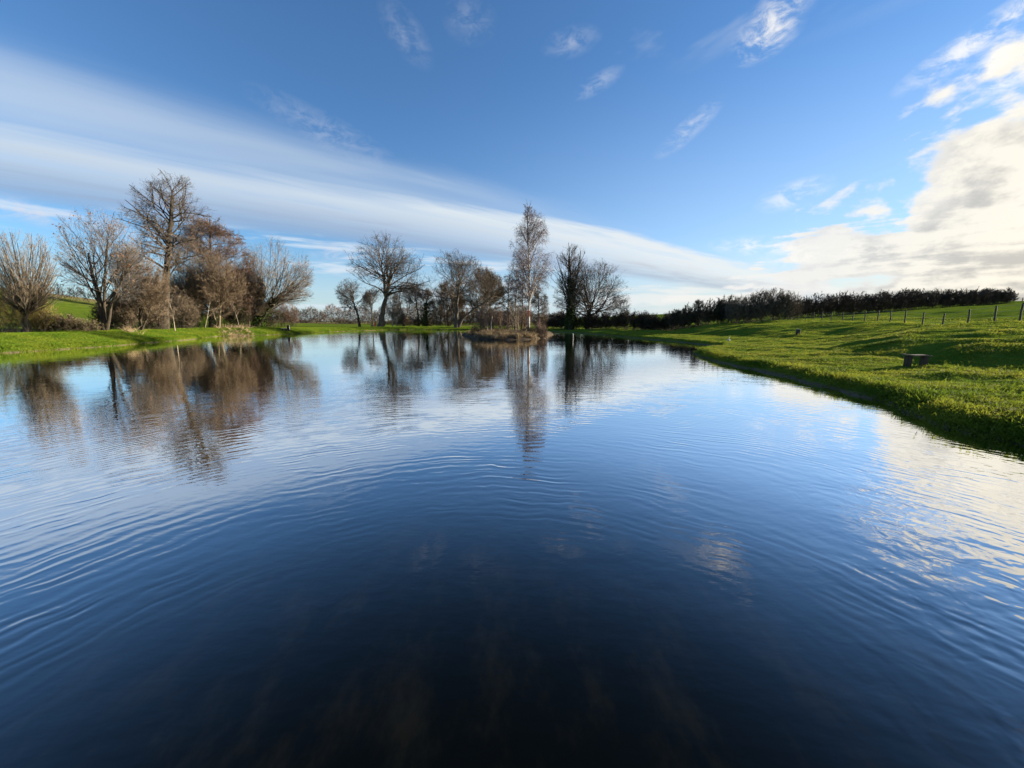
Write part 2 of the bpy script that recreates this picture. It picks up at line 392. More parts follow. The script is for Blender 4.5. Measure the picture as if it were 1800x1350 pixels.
def water_mat():
    m, T, o = mat('pond_water')
    p = T.new('ShaderNodeNewGeometry').outputs['Position']
    s = T.new('ShaderNodeSeparateXYZ'); T.l.new(p, s.inputs[0])
    X, Y = s.outputs[0], s.outputs[1]
    def dist(cx, cy):
        dx = T.m('SUBTRACT', X, cx); dy = T.m('SUBTRACT', Y, cy)
        return T.m('SQRT', T.m('ADD', T.m('MULTIPLY', dx, dx), T.m('MULTIPLY', dy, dy)))
    # rings spreading from the bank where the photographer stands
    r = dist(-0.2, 0.9)
    wob = T.m('SUBTRACT', T.noise(p, .55, 3, .5), .5)
    wob2 = T.m('SUBTRACT', T.noise(p, 1.9, 2, .5), .5)
    rr = T.m('ADD', r, T.m('ADD', T.m('MULTIPLY', wob, .7), T.m('MULTIPLY', wob2, .13)))
    ring = T.m('SINE', T.m('MULTIPLY', rr, 2 * pi / .145))
    ring2 = T.m('SINE', T.m('MULTIPLY', T.m('ADD', rr, T.m('MULTIPLY', wob2, .2)), 2 * pi / .23))
    env = T.m('MULTIPLY', T.sm(r, 2.2, 4.6), T.sm(r, 22.0, 6.0))
    patch = T.sm(T.noise(p, .33, 3, .5), .36, .62)
    patch2 = T.sm(T.noise(T.map(p, (1, 1, 1), (0, 0, 0), (9, 4, 0)), .6, 3, .55), .35, .65)
    patch = T.m('MULTIPLY', patch, T.sm(T.noise(T.map(p, (1, 1, 1), (0, 0, 0), (2, 8, 0)), 1.7, 2, .5), .34, .62))     # short, broken crests
    h = T.m('MULTIPLY', T.m('MULTIPLY', ring, env), T.m('MULTIPLY', patch, .00095))
    h = T.m('ADD', h, T.m('MULTIPLY', T.m('MULTIPLY', ring2, env), T.m('MULTIPLY', patch2, .00060)))
    ring3 = T.m('SINE', T.m('MULTIPLY', T.m('ADD', rr, T.m('MULTIPLY', wob2, .10)), 2 * pi / .088))
    h = T.m('ADD', h, T.m('MULTIPLY', T.m('MULTIPLY', ring3, env), T.m('MULTIPLY', T.m('MULTIPLY', patch, patch2), .00042)))
    # slow lumpy swell and small chop; a livelier patch off the right bank
    sw = T.noise(T.map(p, (1, 1.25, 1), (0, 0, R(25))), .9, 3, .5, .3)
    lively = T.m('MULTIPLY', T.sm(T.m('ADD', X, T.m('MULTIPLY', Y, -.55)), .6, 2.6), T.sm(Y, 9.0, 3.0))
    h = T.m('ADD', h, T.m('MULTIPLY', sw, T.m('ADD', .0045, T.m('MULTIPLY', lively, .024))))
    ch = T.noise(T.map(p, (1, 1, 1), (0, 0, R(-35)), (3, 7, 0)), 3.6, 2, .5, .5)
    h = T.m('ADD', h, T.m('MULTIPLY', ch, T.m('ADD', .0012, T.m('MULTIPLY', lively, .0085))))
    h = T.m('ADD', h, T.m('MULTIPLY', T.noise(T.map(p, (.6, 1.3, 1), (0, 0, R(12))), 8.0, 2, .5), .0010))
    # long-crested cat's-paws out on the pond
    far = T.sm(Y, 5.0, 14.0)
    wv = T.noise(T.map(p, (.17, 1.5, 1)), 2.2, 3, .55, .4)
    gust = T.sm(T.noise(T.map(p, (.05, .16, 1)), 1.0, 3, .55), .42, .62)
    h = T.m('ADD', h, T.m('MULTIPLY', T.m('MULTIPLY', wv, far), T.m('ADD', .0010, T.m('MULTIPLY', gust, .0042))))
    b = T.new('ShaderNodeBump'); b.inputs['Strength'].default_value = 1.0; b.inputs['Distance'].default_value = 1.0
    T.l.new(h, b.inputs['Height'])
    murk = T.mix(T.sm(T.noise(T.map(p, (1.6, .8, 1), (0, 0, R(20))), 1.6, 5, .65), .46, .72), (.0016, .0022, .0018, 1), (.0068, .0068, .0044, 1))
    lw = T.new('ShaderNodeLayerWeight'); lw.inputs[0].default_value = .5
    T.l.new(b.outputs[0], lw.inputs['Normal'])
    fc = T.new('ShaderNodeFloatCurve'); T.l.new(lw.outputs['Facing'], fc.inputs['Value'])
    cu = fc.mapping.curves[0]
    for q in ((.18, .007), (.31, .040), (.44, .17), (.60, .54), (.76, .90)): cu.points.new(*q)
    cu.points[0].location = (0, .004); cu.points[-1].location = (1, 1)
    fc.mapping.update(); fr = fc.outputs[0]
    df = T.new('ShaderNodeBsdfDiffuse'); T.l.new(murk, df.inputs[0])
    gl = T.new('ShaderNodeBsdfGlossy'); gl.inputs['Roughness'].default_value = .015; gl.inputs[0].default_value = (.99, .98, .965, 1)
    T.l.new(b.outputs[0], gl.inputs['Normal'])
    mx = T.new('ShaderNodeMixShader'); T.l.new(fr, mx.inputs[0]); T.l.new(df.outputs[0], mx.inputs[1]); T.l.new(gl.outputs[0], mx.inputs[2])
    T.l.new(mx.outputs[0], o.inputs[0])
    return m
M['water'] = water_mat()

# ------------------------------------------------------------------ the lie of the land
shore_px = [(0, 621), (60, 618), (111, 614), (194, 609), (250, 603.5), (300, 600), (340, 596.5), (384, 590.5), (448, 590), (508, 587.5),
            (552, 585), (588, 583), (630, 581.3), (700, 580), (780, 579.5), (840, 579.5), (905, 580.5), (966, 582.5), (1028, 586),
            (1070, 590), (1140, 596.5), (1178, 600), (1236, 605.5), (1272, 610), (1262, 613), (1225, 617.5), (1216, 621), (1228, 627), (1280, 641),
            (1367, 658), (1447, 680), (1520, 698), (1567, 714), (1585, 727), (1617, 744), (1650, 754), (1733, 772), (1793, 784)]
poly = [pz(*c) for c in shore_px] + [np.array(c, float) for c in ((9.4, 4.2), (9.6, 2.0), (7.5, .55), (3, .35), (-4, .3), (-12, .5), (-22, 2), (-31, 8), (-36, 17))]
poly = np.array(poly)
for _ in range(2):                                              # round the corners
    a, b = poly, np.roll(poly, -1, 0)
    poly = np.stack([a * .75 + b * .25, a * .25 + b * .75], 1).reshape(-1, 2)

def shore_dist(x, y):
    """metres from the pond's edge, positive on land"""
    sh = np.broadcast(x, y).shape
    P = np.stack([np.broadcast_to(x, sh).ravel(), np.broadcast_to(y, sh).ravel()], 1)
    best = np.full(len(P), 1e9); inside = np.zeros(len(P), bool)
    a_, b_ = poly, np.roll(poly, -1, 0)
    for a, b in zip(a_, b_):
        d = b - a; L = (d * d).sum() + 1e-12
        t = np.clip(((P - a) @ d) / L, 0, 1)
        e = P - a - t[:, None] * d
        best = np.minimum(best, (e * e).sum(1))
        c = (a[1] > P[:, 1]) != (b[1] > P[:, 1])
        if abs(d[1]) > 1e-9:
            inside ^= c & (P[:, 0] < d[0] * (P[:, 1] - a[1]) / d[1] + a[0])
    s = np.sqrt(best)
    return np.where(inside, -s, s).reshape(sh)

w_big = waves(3, 14, 6, 26); w_mid = waves(5, 16, 1.4, 5.0, .8, 1.2); w_small = waves(8, 18, .45, 1.5); w_edge = waves(11, 12, .6, 5)

def height(x, y):
    x = np.asarray(x, float); y = np.asarray(y, float)
    sd = shore_dist(x, y)
    e = sd + .13 * w_edge(x, y) * sst(np.hypot(x, y), 3, 12)
    right = sst(x - np.maximum(0, y - 85) * .12, 4, 15)
    # left and far banks: a raised, mown berm with lower ground behind
    top = 1.12 - .42 * sst(y, 62, 95)
    zl = top * (.30 * sst(e, -.05, .45) + .70 * sst(e, .1, 4.6)) - .35 * sst(e, 9, 22)
    zl += .03 * w_mid(x, y) * sst(e, .5, 3)
    dl = np.hypot(x + 215, y - 150)
    zl += 15.0 * np.exp(-(dl / 70) ** 2) + .5 * sst(e, 30, 120)
    # right bank: a lip, a shelf, then the long rise to the hedge
    er = e - 9 * sst(y, 55, 66) * sst(e, 0, 9)                 # the hill stands farther back behind the cove
    zr = .055 * sst(e, -.03, .06) + .27 * sst(e, .20, .75) + .14 * sst(e, .6, 5) + 1.40 * np.interp(er, [4.5, 6.5, 8, 10, 12, 14, 17.5], [0, .05, .20, .48, .76, .93, 1.0]) + .05 * np.minimum(np.maximum(0, er - 16.5), 143) * (1 - .62 * sst(y, 112, 200) * sst(x, 150, 100))
    amp = sst(e, .2, 2.5)
    zr += amp * (.016 * w_small(x, y) * sst(np.hypot(x, y), 60, 25) + .042 * w_mid(x, y) + .13 * w_big(x, y) * sst(e, 3, 12))
    z = zl * (1 - right) + zr * right
    near = sst(y, 1.2, -.2) * sst(sd, 0, .6)
    z = z * (1 - near) + near * .55
    z = np.where(e > 0, np.maximum(z, .02), z)
    return np.where(e < 0, np.maximum(-1.6, e * .7) - .02, z)


def steps(segs):
    out = []
    for a, b, s in segs: out.append(np.arange(a, b, s))
    return np.concatenate(out)
g1 = 60 * 1.16 ** np.arange(0, 26)
xs = np.concatenate([-np.flip(g1[g1 < 3500]) - 2, steps([(-60, 4, .5), (4, 30, .17), (30, 62, .4)]), g1[1:][g1[1:] < 3500]])
ys = np.concatenate([[-800, -300, -120, -50, -20], steps([(-8, 2, .5), (2, 45, .19), (45, 115, .5)]), 116 * 1.09 ** np.arange(0, 40)])
GX, GY = np.meshgrid(xs, ys)
GZ = height(GX, GY)
nx, ny = len(xs), len(ys)
ii = np.arange(nx * ny).reshape(ny, nx)
quads = np.stack([ii[:-1, :-1], ii[:-1, 1:], ii[1:, 1:], ii[1:, :-1]], -1).reshape(-1, 4)
def lookup(G, x, y):
    i = np.clip(np.searchsorted(xs, x) - 1, 0, nx - 2); j = np.clip(np.searchsorted(ys, y) - 1, 0, ny - 2)
    u = np.clip((x - xs[i]) / (xs[i + 1] - xs[i]), 0, 1); v = np.clip((y - ys[j]) / (ys[j + 1] - ys[j]), 0, 1)
    return (G[j, i] * (1 - u) + G[j, i + 1] * u) * (1 - v) + (G[j + 1, i] * (1 - u) + G[j + 1, i + 1] * u) * v
GS = shore_dist(GX, GY)
def gz(x, y): return lookup(GZ, np.asarray(x, float), np.asarray(y, float))
def gs(x, y): return lookup(GS, np.asarray(x, float), np.asarray(y, float))
def hz(x, y): return float(gz(np.array([x]), np.array([y]))[0])
ground = mesh('ground', np.stack([GX, GY, GZ], -1).reshape(-1, 3), quads, None, M['ground'])
tag(ground, 'green grassy banks and fields round the pond', kind='structure')
wv = np.array([[-70, -3, 0], [45, -3, 0], [45, 118, 0], [-70, 118, 0]], float)
water = mesh('water', wv, [[0, 1, 2, 3]], None, M['water'])
tag(water, 'dark rippled pond water mirroring sky and trees', kind='structure')

# the island
ISL = np.array([pz(*c) for c in ((822, 592), (836, 596), (868, 597.5), (905, 597.5), (940, 596.5), (960, 593), (968, 588.5))] + [np.array(c, float) for c in ((7.2, 64), (4.5, 70), (-1, 71), (-7, 68), (-8.5, 62))])
for _ in range(2):
    a, b = ISL, np.roll(ISL, -1, 0)
    ISL = np.stack([a * .75 + b * .25, a * .25 + b * .75], 1).reshape(-1, 2)
isl_c = ISL.mean(0)
ISL_RINGS = [(1.10, -.5), (1.02, -.12), (.985, .14), (.95, .30), (.88, .42), (.75, .55), (.55, .65), (.3, .70), (.08, .72)]
def build_island():
    V = []; n = len(ISL)
    for k, z in ISL_RINGS:
        q = isl_c + (ISL - isl_c) * k
        zz = z + (.07 * w_mid(q[:, 0], q[:, 1]) + .05 * w_small(q[:, 0], q[:, 1])) * (1 if z > 0 else .5)
        V.append(np.column_stack([q, zz]))
    V = np.concatenate(V)
    Q = []
    for r in range(len(ISL_RINGS) - 1):
        for i in range(n):
            j = (i + 1) % n
            Q.append((r * n + i, r * n + j, (r + 1) * n + j, (r + 1) * n + i))
    V = np.vstack([V, [[isl_c[0], isl_c[1], .72]]])
    L = (len(ISL_RINGS) - 1) * n
    T3 = [(L + i, L + (i + 1) % n, len(V) - 1) for i in range(n)]
    o = mesh('island', V, Q, T3, M['mud'])
    tag(o, 'small muddy island in the pond', kind='structure')
build_island()

# ------------------------------------------------------------------ growing woody plants
def unit(v): return v / (np.linalg.norm(v, axis=-1, keepdims=True) + 1e-9)

def tubes(P, Rr, sides):
    Mn, N, _ = P.shape
    T_ = unit(np.gradient(P, axis=1))
    mean = unit(P[:, -1] - P[:, 0])
    ref = np.where(np.abs(mean[:, 2:3]) > .8, np.array([[1., 0, 0]]), np.array([[0, 0, 1.]]))[:, None, :]
    A = unit(np.cross(T_, np.broadcast_to(ref, T_.shape))); B = np.cross(T_, A)
    th = np.arange(sides) * 2 * pi / sides
    V = P[:, :, None, :] + Rr[:, :, None, None] * (np.cos(th)[None, None, :, None] * A[:, :, None, :] + np.sin(th)[None, None, :, None] * B[:, :, None, :])
    idx = np.arange(Mn * N * sides).reshape(Mn, N, sides)
    a = idx[:, :-1]; b = idx[:, 1:]
    Q = np.stack([a, np.roll(a, -1, 2), np.roll(b, -1, 2), b], -1).reshape(-1, 4)
    return V.reshape(-1, 3), Q

def slivers(rng, P0, P1, w):
    d = unit(P1 - P0)
    s = unit(np.cross(d, rng.normal(size=d.shape))) * (np.asarray(w).reshape(-1, 1) * .5)
    V = np.stack([P0 - s, P0 + s, P1], 1).reshape(-1, 3)
    return V, np.arange(len(V)).reshape(-1, 3)

class Buf:
    def __init__(s): s.V = []; s.Q = []; s.T = []; s.n = 0
    def add(s, V, Q=None, T=None):
        if Q is not None: s.Q.append(np.asarray(Q) + s.n)
        if T is not None: s.T.append(np.asarray(T) + s.n)
        s.V.append(V); s.n += len(V)
    def make(s, name, m, parent, origin, smooth=True):
        if not s.V: return None
        return mesh(name, np.concatenate(s.V), np.concatenate(s.Q) if s.Q else None, np.concatenate(s.T) if s.T else None, m, parent, smooth, origin)

def env_g(P, C, A):
    d = P - C
    az = np.where(d[:, 2] > 0, A[:, 2], A[:, 3])
    return np.sqrt((d[:, 0] / A[:, 0]) ** 2 + (d[:, 1] / A[:, 1]) ** 2 + (d[:, 2] / az) ** 2)

def sprout(rng, par, n, t0=.2, t1=1.0, ang=(30, 60), ratio=(.4, .6), N=5, wig=.15, trop=0.0, rr=.6, rmin=.006, out=.25, up=0.0, taper=.25, fit=1.0, lmax=99, tpow=1.0, falloff=.35):
    P, Rr, L, C, A = par['P'], par['R'], par['L'], par['C'], par['A']
    cnt = np.maximum(0, np.round(n * rng.uniform(.75, 1.25, len(P)))).astype(int) if np.isscalar(n) else n
    k = np.repeat(np.arange(len(P)), cnt)
    m = len(k)
    t = t0 + (t1 - t0) * rng.random(m) ** tpow
    f = t * (P.shape[1] - 1); i = np.minimum(f.astype(int), P.shape[1] - 2); fr = (f - i)[:, None]
    a, b = P[k, i], P[k, i + 1]
    p = a + (b - a) * fr
    T_ = unit(b - a)
    r = Rr[k, i] * (1 - fr[:, 0]) + Rr[k, i + 1] * fr[:, 0]
    an = np.radians(rng.uniform(ang[0], ang[1], m))
    s = unit(np.cross(T_, rng.normal(size=(m, 3))))
    o = unit(p - C[k] + 1e-6)
    s = unit(s + out * 2 * o + np.array([0, 0, up]))
    s = unit(s - T_ * (s * T_).sum(1, keepdims=True))
    d = T_ * np.cos(an)[:, None] + s * np.sin(an)[:, None]
    Ln = L[k] * rng.uniform(ratio[0], ratio[1], m) * (1 - falloff * t)
    Ln = np.minimum(Ln, lmax * rng.uniform(.7, 1, m))
    lim = fit * rng.uniform(.86, 1.07, m)
    for _ in range(8):
        g = env_g(p + d * Ln[:, None], C[k], A[k])
        Ln = np.where(g > lim, Ln * .82, Ln)
    pts = [p]; dd = d
    for j in range(N - 1):
        dd = unit(dd + rng.normal(size=(m, 3)) * wig + np.array([0, 0, trop]))
        pts.append(pts[-1] + dd * (Ln / (N - 1))[:, None])
    Pn = np.stack(pts, 1)
    r0 = np.maximum(rmin, np.minimum(r * rr, .012 + Ln * .021))
    tp = np.linspace(1, taper, N)
    return dict(P=Pn, R=np.maximum(rmin * .6, r0[:, None] * tp), L=Ln, C=C[k], A=A[k])

def resample(ctrl, N, rng, wig=0.0):
    c = np.asarray(ctrl, float)
    s = np.concatenate([[0], np.cumsum(np.linalg.norm(np.diff(c, axis=0), axis=1))]); s /= s[-1]
    t = np.linspace(0, 1, N)
    P = np.stack([np.interp(t, s, c[:, i]) for i in range(3)], 1)
    for _ in range(2): P[1:-1] = (P[:-2] + 2 * P[1:-1] + P[2:]) / 4
    P[1:-1] += rng.normal(size=(N - 2, 3)) * wig
    return P

def crown_env(box, depth, ry=None):
    x0, x1, y0, y1 = box
    a = px(x0, (y0 + y1) / 2, depth); b = px(x1, (y0 + y1) / 2, depth)
    zt = px((x0 + x1) / 2, y0, depth)[2]; zb = px((x0 + x1) / 2, y1, depth)[2]
    rx = (b[0] - a[0]) / 2
    c = np.array([(a[0] + b[0]) / 2, depth, zb + (zt - zb) * .45])
    return c, np.array([rx, ry or rx * .9, zt - c[2], c[2] - zb])

LEAFQ = np.array([[-.5, 0, 0], [0, -.35, 0], [.5, 0, 0], [0, .35, 0]])
def leaf_cloud(rng, P, size):
    """diamond leaves with random turns at the points P"""
    m = len(P)
    a = unit(rng.normal(size=(m, 3))); b = unit(np.cross(a, rng.normal(size=(m, 3))))
    s = (size * rng.uniform(.6, 1.3, m))[:, None, None]
    V = P[:, None, :] + s * (LEAFQ[None, :, :1] * a[:, None] + LEAFQ[None, :, 1:2] * b[:, None])
    return V.reshape(-1, 3), np.arange(m * 4).reshape(-1, 4)

def tree(name, label, depth, box, stems, r0, kind, seed, mats, group=None, ivy=None, leaves=0, dens=1.0, cat='tree', zbase=None, twig_w=1.0, ry=None, l1n=1.0):
    """stems: photo-pixel polylines from the ground up, all at this distance"""
    rng = np.random.default_rng(seed)
    C, A = crown_env(box, depth, ry)
    bx = px(stems[0][0][0], stems[0][0][1], depth)
    z0 = hz(bx[0], depth) if zbase is None else zbase
    base = np.array([bx[0], depth, z0])
    st = []
    for s in stems:
        c = [px(q[0], q[1], depth + (q[2] if len(q) > 2 else 0)) for q in s]
        if s is stems[0] or abs(c[0][2] - z0) < 2.5: c[0][2] = z0 - .15
        st.append(resample(c, 12, rng, r0 * .12))
    P0 = np.stack(st); n0 = len(P0)
    tp = np.linspace(1, .30, 12); tp[0] = 1.35; tp[1] = 1.1
    rs = np.array([r0 * (1 if i == 0 else .62) for i in range(n0)])
    L0 = np.linalg.norm(np.diff(P0, axis=1), axis=2).sum(1)
    par = dict(P=P0, R=rs[:, None] * tp, L=L0, C=np.repeat(C[None], n0, 0), A=np.repeat(A[None], n0, 0))
    big = float(max(A[0], A[2]))
    rm = .004 + depth * .00011
    K = kind
    if K == 'oak':
        l1p = dict(par); l1p['L'] = np.full(n0, big * 1.6)
        l1 = sprout(rng, l1p, 24 * l1n / n0 ** .5, .5, 1, (4, 90), (.8, 1.2), 9, .15, .015, .50, rm * 2.4, .35, .3, .22, 1.05, falloff=.1)
        l2 = sprout(rng, l1, 9, .20, 1, (25, 62), (.45, .75), 6, .16, .03, .55, rm * 1.6, .3, .15, .3)
        l3 = sprout(rng, l2, 9 * dens, .15, 1, (25, 60), (.45, .75), 4, .16, .03, .6, rm * 1.0, .25, .1, .4, lmax=2.6)
        tw = sprout(rng, l3, 8, .1, 1, (20, 60), (.5, .9), 2, .1, .02, .6, rm * .85, .2, .1, lmax=1.15, fit=1.05)
        lv = [l1], [l2, l3], tw
    elif K == 'gaunt':                                          # tall trunk, crooked arms
        l1p = dict(par); l1p['L'] = np.full(n0, big * 1.25)
        l1 = sprout(rng, l1p, 30 * l1n, .38, 1, (30, 80), (.55, 1.0), 8, .24, .05, .42, rm * 2.4, .2, .35, .25, 1.05, falloff=.1)
        l2 = sprout(rng, l1, 10, .2, 1, (25, 65), (.4, .65), 5, .22, .06, .6, rm * 1.6, .2, .2, .3)
        l3 = sprout(rng, l2, 7 * dens, .15, 1, (25, 60), (.45, .7), 4, .2, .04, .6, rm * 1.0, .2, .15, .4)
        tw = sprout(rng, l3, 7, .1, 1, (20, 60), (.5, .85), 2, .1, .04, .6, rm * .85, .2, .15, lmax=1.0, fit=1.05)
        lv = [l1], [l2, l3], tw
    elif K == 'birch':
        l1p = dict(par); l1p['L'] = np.full(n0, big * .85)
        l1 = sprout(rng, l1p, 60 * l1n, .24, .99, (20, 46), (.6, 1.0), 8, .07, .0, .5, rm * 2.0, .1, .2, .25, 1.06, falloff=.2)
        l2 = sprout(rng, l1, 11, .2, 1, (25, 60), (.3, .5), 5, .12, -.06, .55, rm * 1.2, .2, .0, .35, lmax=2.4)
        l3 = sprout(rng, l2, 8 * dens, .2, 1, (20, 70), (.5, .9), 5, .09, -.34, .6, rm * .8, .1, .0, .5, lmax=1.6, fit=1.08)
        tw = sprout(rng, l3, 4, .1, 1, (15, 50), (.3, .6), 2, .05, -.4, .6, rm * .75, .1, -.3, lmax=.6, fit=1.1)
        lv = [l1], [l2, l3], tw
    elif K == 'cone':                                           # alder: straight stem, level dense spray
        l1p = dict(par); l1p['L'] = np.full(n0, A[0] * 2.0)
        l1 = sprout(rng, l1p, 90 * l1n / n0, .10, 1, (50, 95), (.6, 1.0), 6, .09, .05, .4, rm * 1.8, .1, .0, .25, 1.0, falloff=.55)
        l2 = sprout(rng, l1, 11, .15, 1, (30, 65), (.35, .65), 4, .13, .02, .55, rm * 1.2, .2, .0, .3)
        l3 = sprout(rng, l2, 7 * dens, .1, 1, (25, 65), (.5, .8), 3, .13, .0, .6, rm * .95, .2, .0, .4)
        tw = sprout(rng, l3, 5, .1, 1, (20, 60), (.5, .9), 2, .1, .0, .6, rm * .9, .2, .0, lmax=.9, fit=1.05)
        lv = [l1], [l2, l3], tw
    elif K == 'rods':                                           # pollard: straight rods from a knob
        l1p = dict(par); l1p['L'] = np.full(n0, big * 2.4)
        l1 = sprout(rng, l1p, 110 * l1n / n0, .6, 1, (3, 60), (.5, 1.1), 7, .035, .10, .30, rm * 1.5, .35, .6, .3, 1.05, falloff=.0)
        l2 = sprout(rng, l1, 9, .1, 1, (10, 30), (.2, .45), 4, .05, .09, .55, rm * 1.0, .2, .4, .4)
        l3 = sprout(rng, l2, 4 * dens, .1, 1, (10, 30), (.4, .7), 3, .06, .07, .6, rm * .85, .2, .3, .4)
        tw = sprout(rng, l3, 3, .1, 1, (10, 35), (.5, .8), 2, .05, .05, .6, rm * .75, .2, .3, lmax=.8, fit=1.06)
        lv = [l1], [l2, l3], tw
    else:                                                       # 'spray': many upswept rods (willow, sallow)
        l1p = dict(par); l1p['L'] = np.full(n0, big * 1.9)
        l1 = sprout(rng, l1p, 48 * l1n / n0, .25, 1, (8, 70), (.6, 1.15), 8, .08, .05, .42, rm * 1.9, .35, .3, .22, 1.05, falloff=.1)
        l2 = sprout(rng, l1, 12, .12, 1, (14, 45), (.35, .65), 5, .09, .06, .55, rm * 1.2, .25, .3, .3)
        l3 = sprout(rng, l2, 7 * dens, .1, 1, (14, 45), (.45, .75), 4, .1, .05, .6, rm * .9, .2, .2, .4)
        tw = sprout(rng, l3, 5, .1, 1, (14, 45), (.5, .85), 2, .06, .04, .6, rm * .8, .2, .2, lmax=1.0, fit=1.06)
        lv = [l1], [l2, l3], tw
    root = thing(name, base, label, cat, group)
    tb = Buf(); tb.add(*tubes(par['P'], par['R'], 9))
    for l in lv[0]: tb.add(*tubes(l['P'], l['R'], 5))
    tb.make('trunk', mats[0], root, base)
    cb = Buf()
    cb.add(*tubes(lv[1][0]['P'], lv[1][0]['R'], 3))
    l = lv[1][1]                                                # fine branches as bent blades
    for j in range(l['P'].shape[1] - 1):
        V, T3 = slivers(rng, l['P'][:, j], l['P'][:, j + 1] + (l['P'][:, j + 1] - l['P'][:, j]) * .5, l['R'][:, j] * 2.2 * twig_w)
        cb.add(V, None, T3)
    V, T3 = slivers(rng, tw['P'][:, 0], tw['P'][:, 1], tw['R'][:, 0] * 2.2 * twig_w)
    cb.add(V, None, T3)
    cb.make('crown', mats[1], root, base, False)
    if ivy:
        t0, t1, n, spread, size = ivy
        P = par['P'][0]; t = rng.uniform(t0, t1, n) * 11; i = np.minimum(t.astype(int), 10)
        c = P[i] + (P[i + 1] - P[i]) * (t - i)[:, None]
        off = unit(rng.normal(size=(n, 3)) * np.array([1, 1, .3]))
        c = c + off * (r0 * .8 + spread * np.abs(rng.normal(size=n)) * (1.15 - t / 11) * (1 + .75 * np.sin(t * 3.1 + seed) * np.sin(np.arctan2(off[:, 1], off[:, 0]) * 2 + t * 1.7)))[:, None]
        ib = Buf(); ib.add(*leaf_cloud(rng, c, size)); tag(ib.make('ivy', M['ivy'], root, base, False), kind='stuff')
    if leaves:
        i = rng.integers(0, len(tw['P']), leaves * 5)
        c = tw['P'][i, 1]; c = c[(w_small(c[:, 0] * .6, c[:, 2] * .6) > .35)][:leaves]
        lb = Buf(); lb.add(*leaf_cloud(rng, c, .17)); tag(lb.make('leaf_clusters', M['dead_leaf'], root, base, False), kind='stuff')
    return root

def shrub(name, label, spots, mats, seed, n=26, dens=1.0, cat='bush', group=None, upright=.5, twig_w=1.0, leaf=None, stem_r=.02, zf=None):
    """spots: (x, y, half width, half depth, height) clumps that make up one bush or hedge"""
    rng = np.random.default_rng(seed)
    Ps, Cs, As, Ls = [], [], [], []
    x0, y0 = spots[0][0], spots[0][1]
    g = zf or hz
    base = np.array([np.mean([s[0] for s in spots]), np.mean([s[1] for s in spots]), 0]); base[2] = g(base[0], base[1])
    for (x, y, rx, ry, h) in spots:
        zz = g(x, y)
        m = max(4, int(n))
        bp = np.column_stack([x + rng.normal(size=m) * rx * .30, y + rng.normal(size=m) * ry * .30, np.full(m, zz - .08)])
        tgt = np.column_stack([x + rng.uniform(-1, 1, m) * rx, y + rng.uniform(-1, 1, m) * ry, np.zeros(m)])
        hh = h * np.sqrt(np.clip(1 - ((tgt[:, 0] - x) / (rx * 1.08)) ** 2 * .6 - ((tgt[:, 1] - y) / (ry * 1.08)) ** 2 * .45, .08, 1)) * rng.uniform(.6, 1.12, m)
        tgt[:, 2] = zz + hh
        mid = bp * .5 + tgt * .5 + np.column_stack([rng.normal(size=(m, 2)) * .1 * rx, hh * .12 * np.sign(upright - .2)])
        tt = np.linspace(0, 1, 6)[None, :, None]
        P = (1 - tt) ** 2 * bp[:, None] + 2 * tt * (1 - tt) * mid[:, None] + tt ** 2 * tgt[:, None]
        Ps.append(P)
        Cs.append(np.repeat([[x, y, zz + h * .35]], m, 0)); As.append(np.repeat([[rx * 1.1, ry * 1.1, h * .76, h * .5]], m, 0))
        Ls.append(np.linalg.norm(tgt - bp, axis=1))
    P = np.concatenate(Ps); L = np.concatenate(Ls)
    dist = math.hypot(x0, y0); rm = .004 + dist * .00011
    Rr = np.maximum(rm, stem_r * np.linspace(1, .35, 6))[None] * np.ones((len(P), 1))
    par = dict(P=P, R=Rr, L=L, C=np.concatenate(Cs), A=np.concatenate(As))
    l2 = sprout(rng, par, 7, .15, 1, (15, 60 - 25 * upright), (.3, .6), 4, .12, .04 * upright, .6, rm * 1.1, .25, upright * .6, .4, lmax=2.2)
    tw = sprout(rng, l2, 7 * dens, .05, 1, (15, 65 - 25 * upright), (.35, .8), 2, .1, .03 * upright, .6, rm, .2, upright * .4, lmax=1.1, fit=1.06)
    root = thing(name, base, label, cat, group)
    b = Buf(); b.add(*tubes(P, Rr, 4)); tag(b.make('stems', mats[0], root, base), kind='stuff')
    b = Buf()
    for j in range(3):
        V, T3 = slivers(rng, l2['P'][:, j], l2['P'][:, j + 1] + (l2['P'][:, j + 1] - l2['P'][:, j]) * .4, l2['R'][:, j] * 2.2 * twig_w); b.add(V, None, T3)
    V, T3 = slivers(rng, tw['P'][:, 0], tw['P'][:, 1], tw['R'][:, 0] * 2.2 * twig_w); b.add(V, None, T3)
    tag(b.make('twigs', mats[1], root, base, False), kind='stuff')
    if leaf:
        m_, cnt, size = leaf
        i = rng.integers(0, len(tw['P']), cnt); c = tw['P'][i, 0] + rng.normal(size=(cnt, 3)) * .12
        c = c[c[:, 2] > base[2] - .6]
        b = Buf(); b.add(*leaf_cloud(rng, c, size)); tag(b.make('foliage', m_, root, base, False), kind='stuff')
    return root

def spot(x0, x1, ytop, depth, ry=None, zf=None):
    a = px(x0, 570, depth); b = px(x1, 570, depth); x = (a[0] + b[0]) / 2; rx = (b[0] - a[0]) / 2
    z = (zf or hz)(x, depth)
    return (x, depth, rx, ry or max(1.0, rx * .8), max(.4, px((x0 + x1) / 2, ytop, depth)[2] - z))

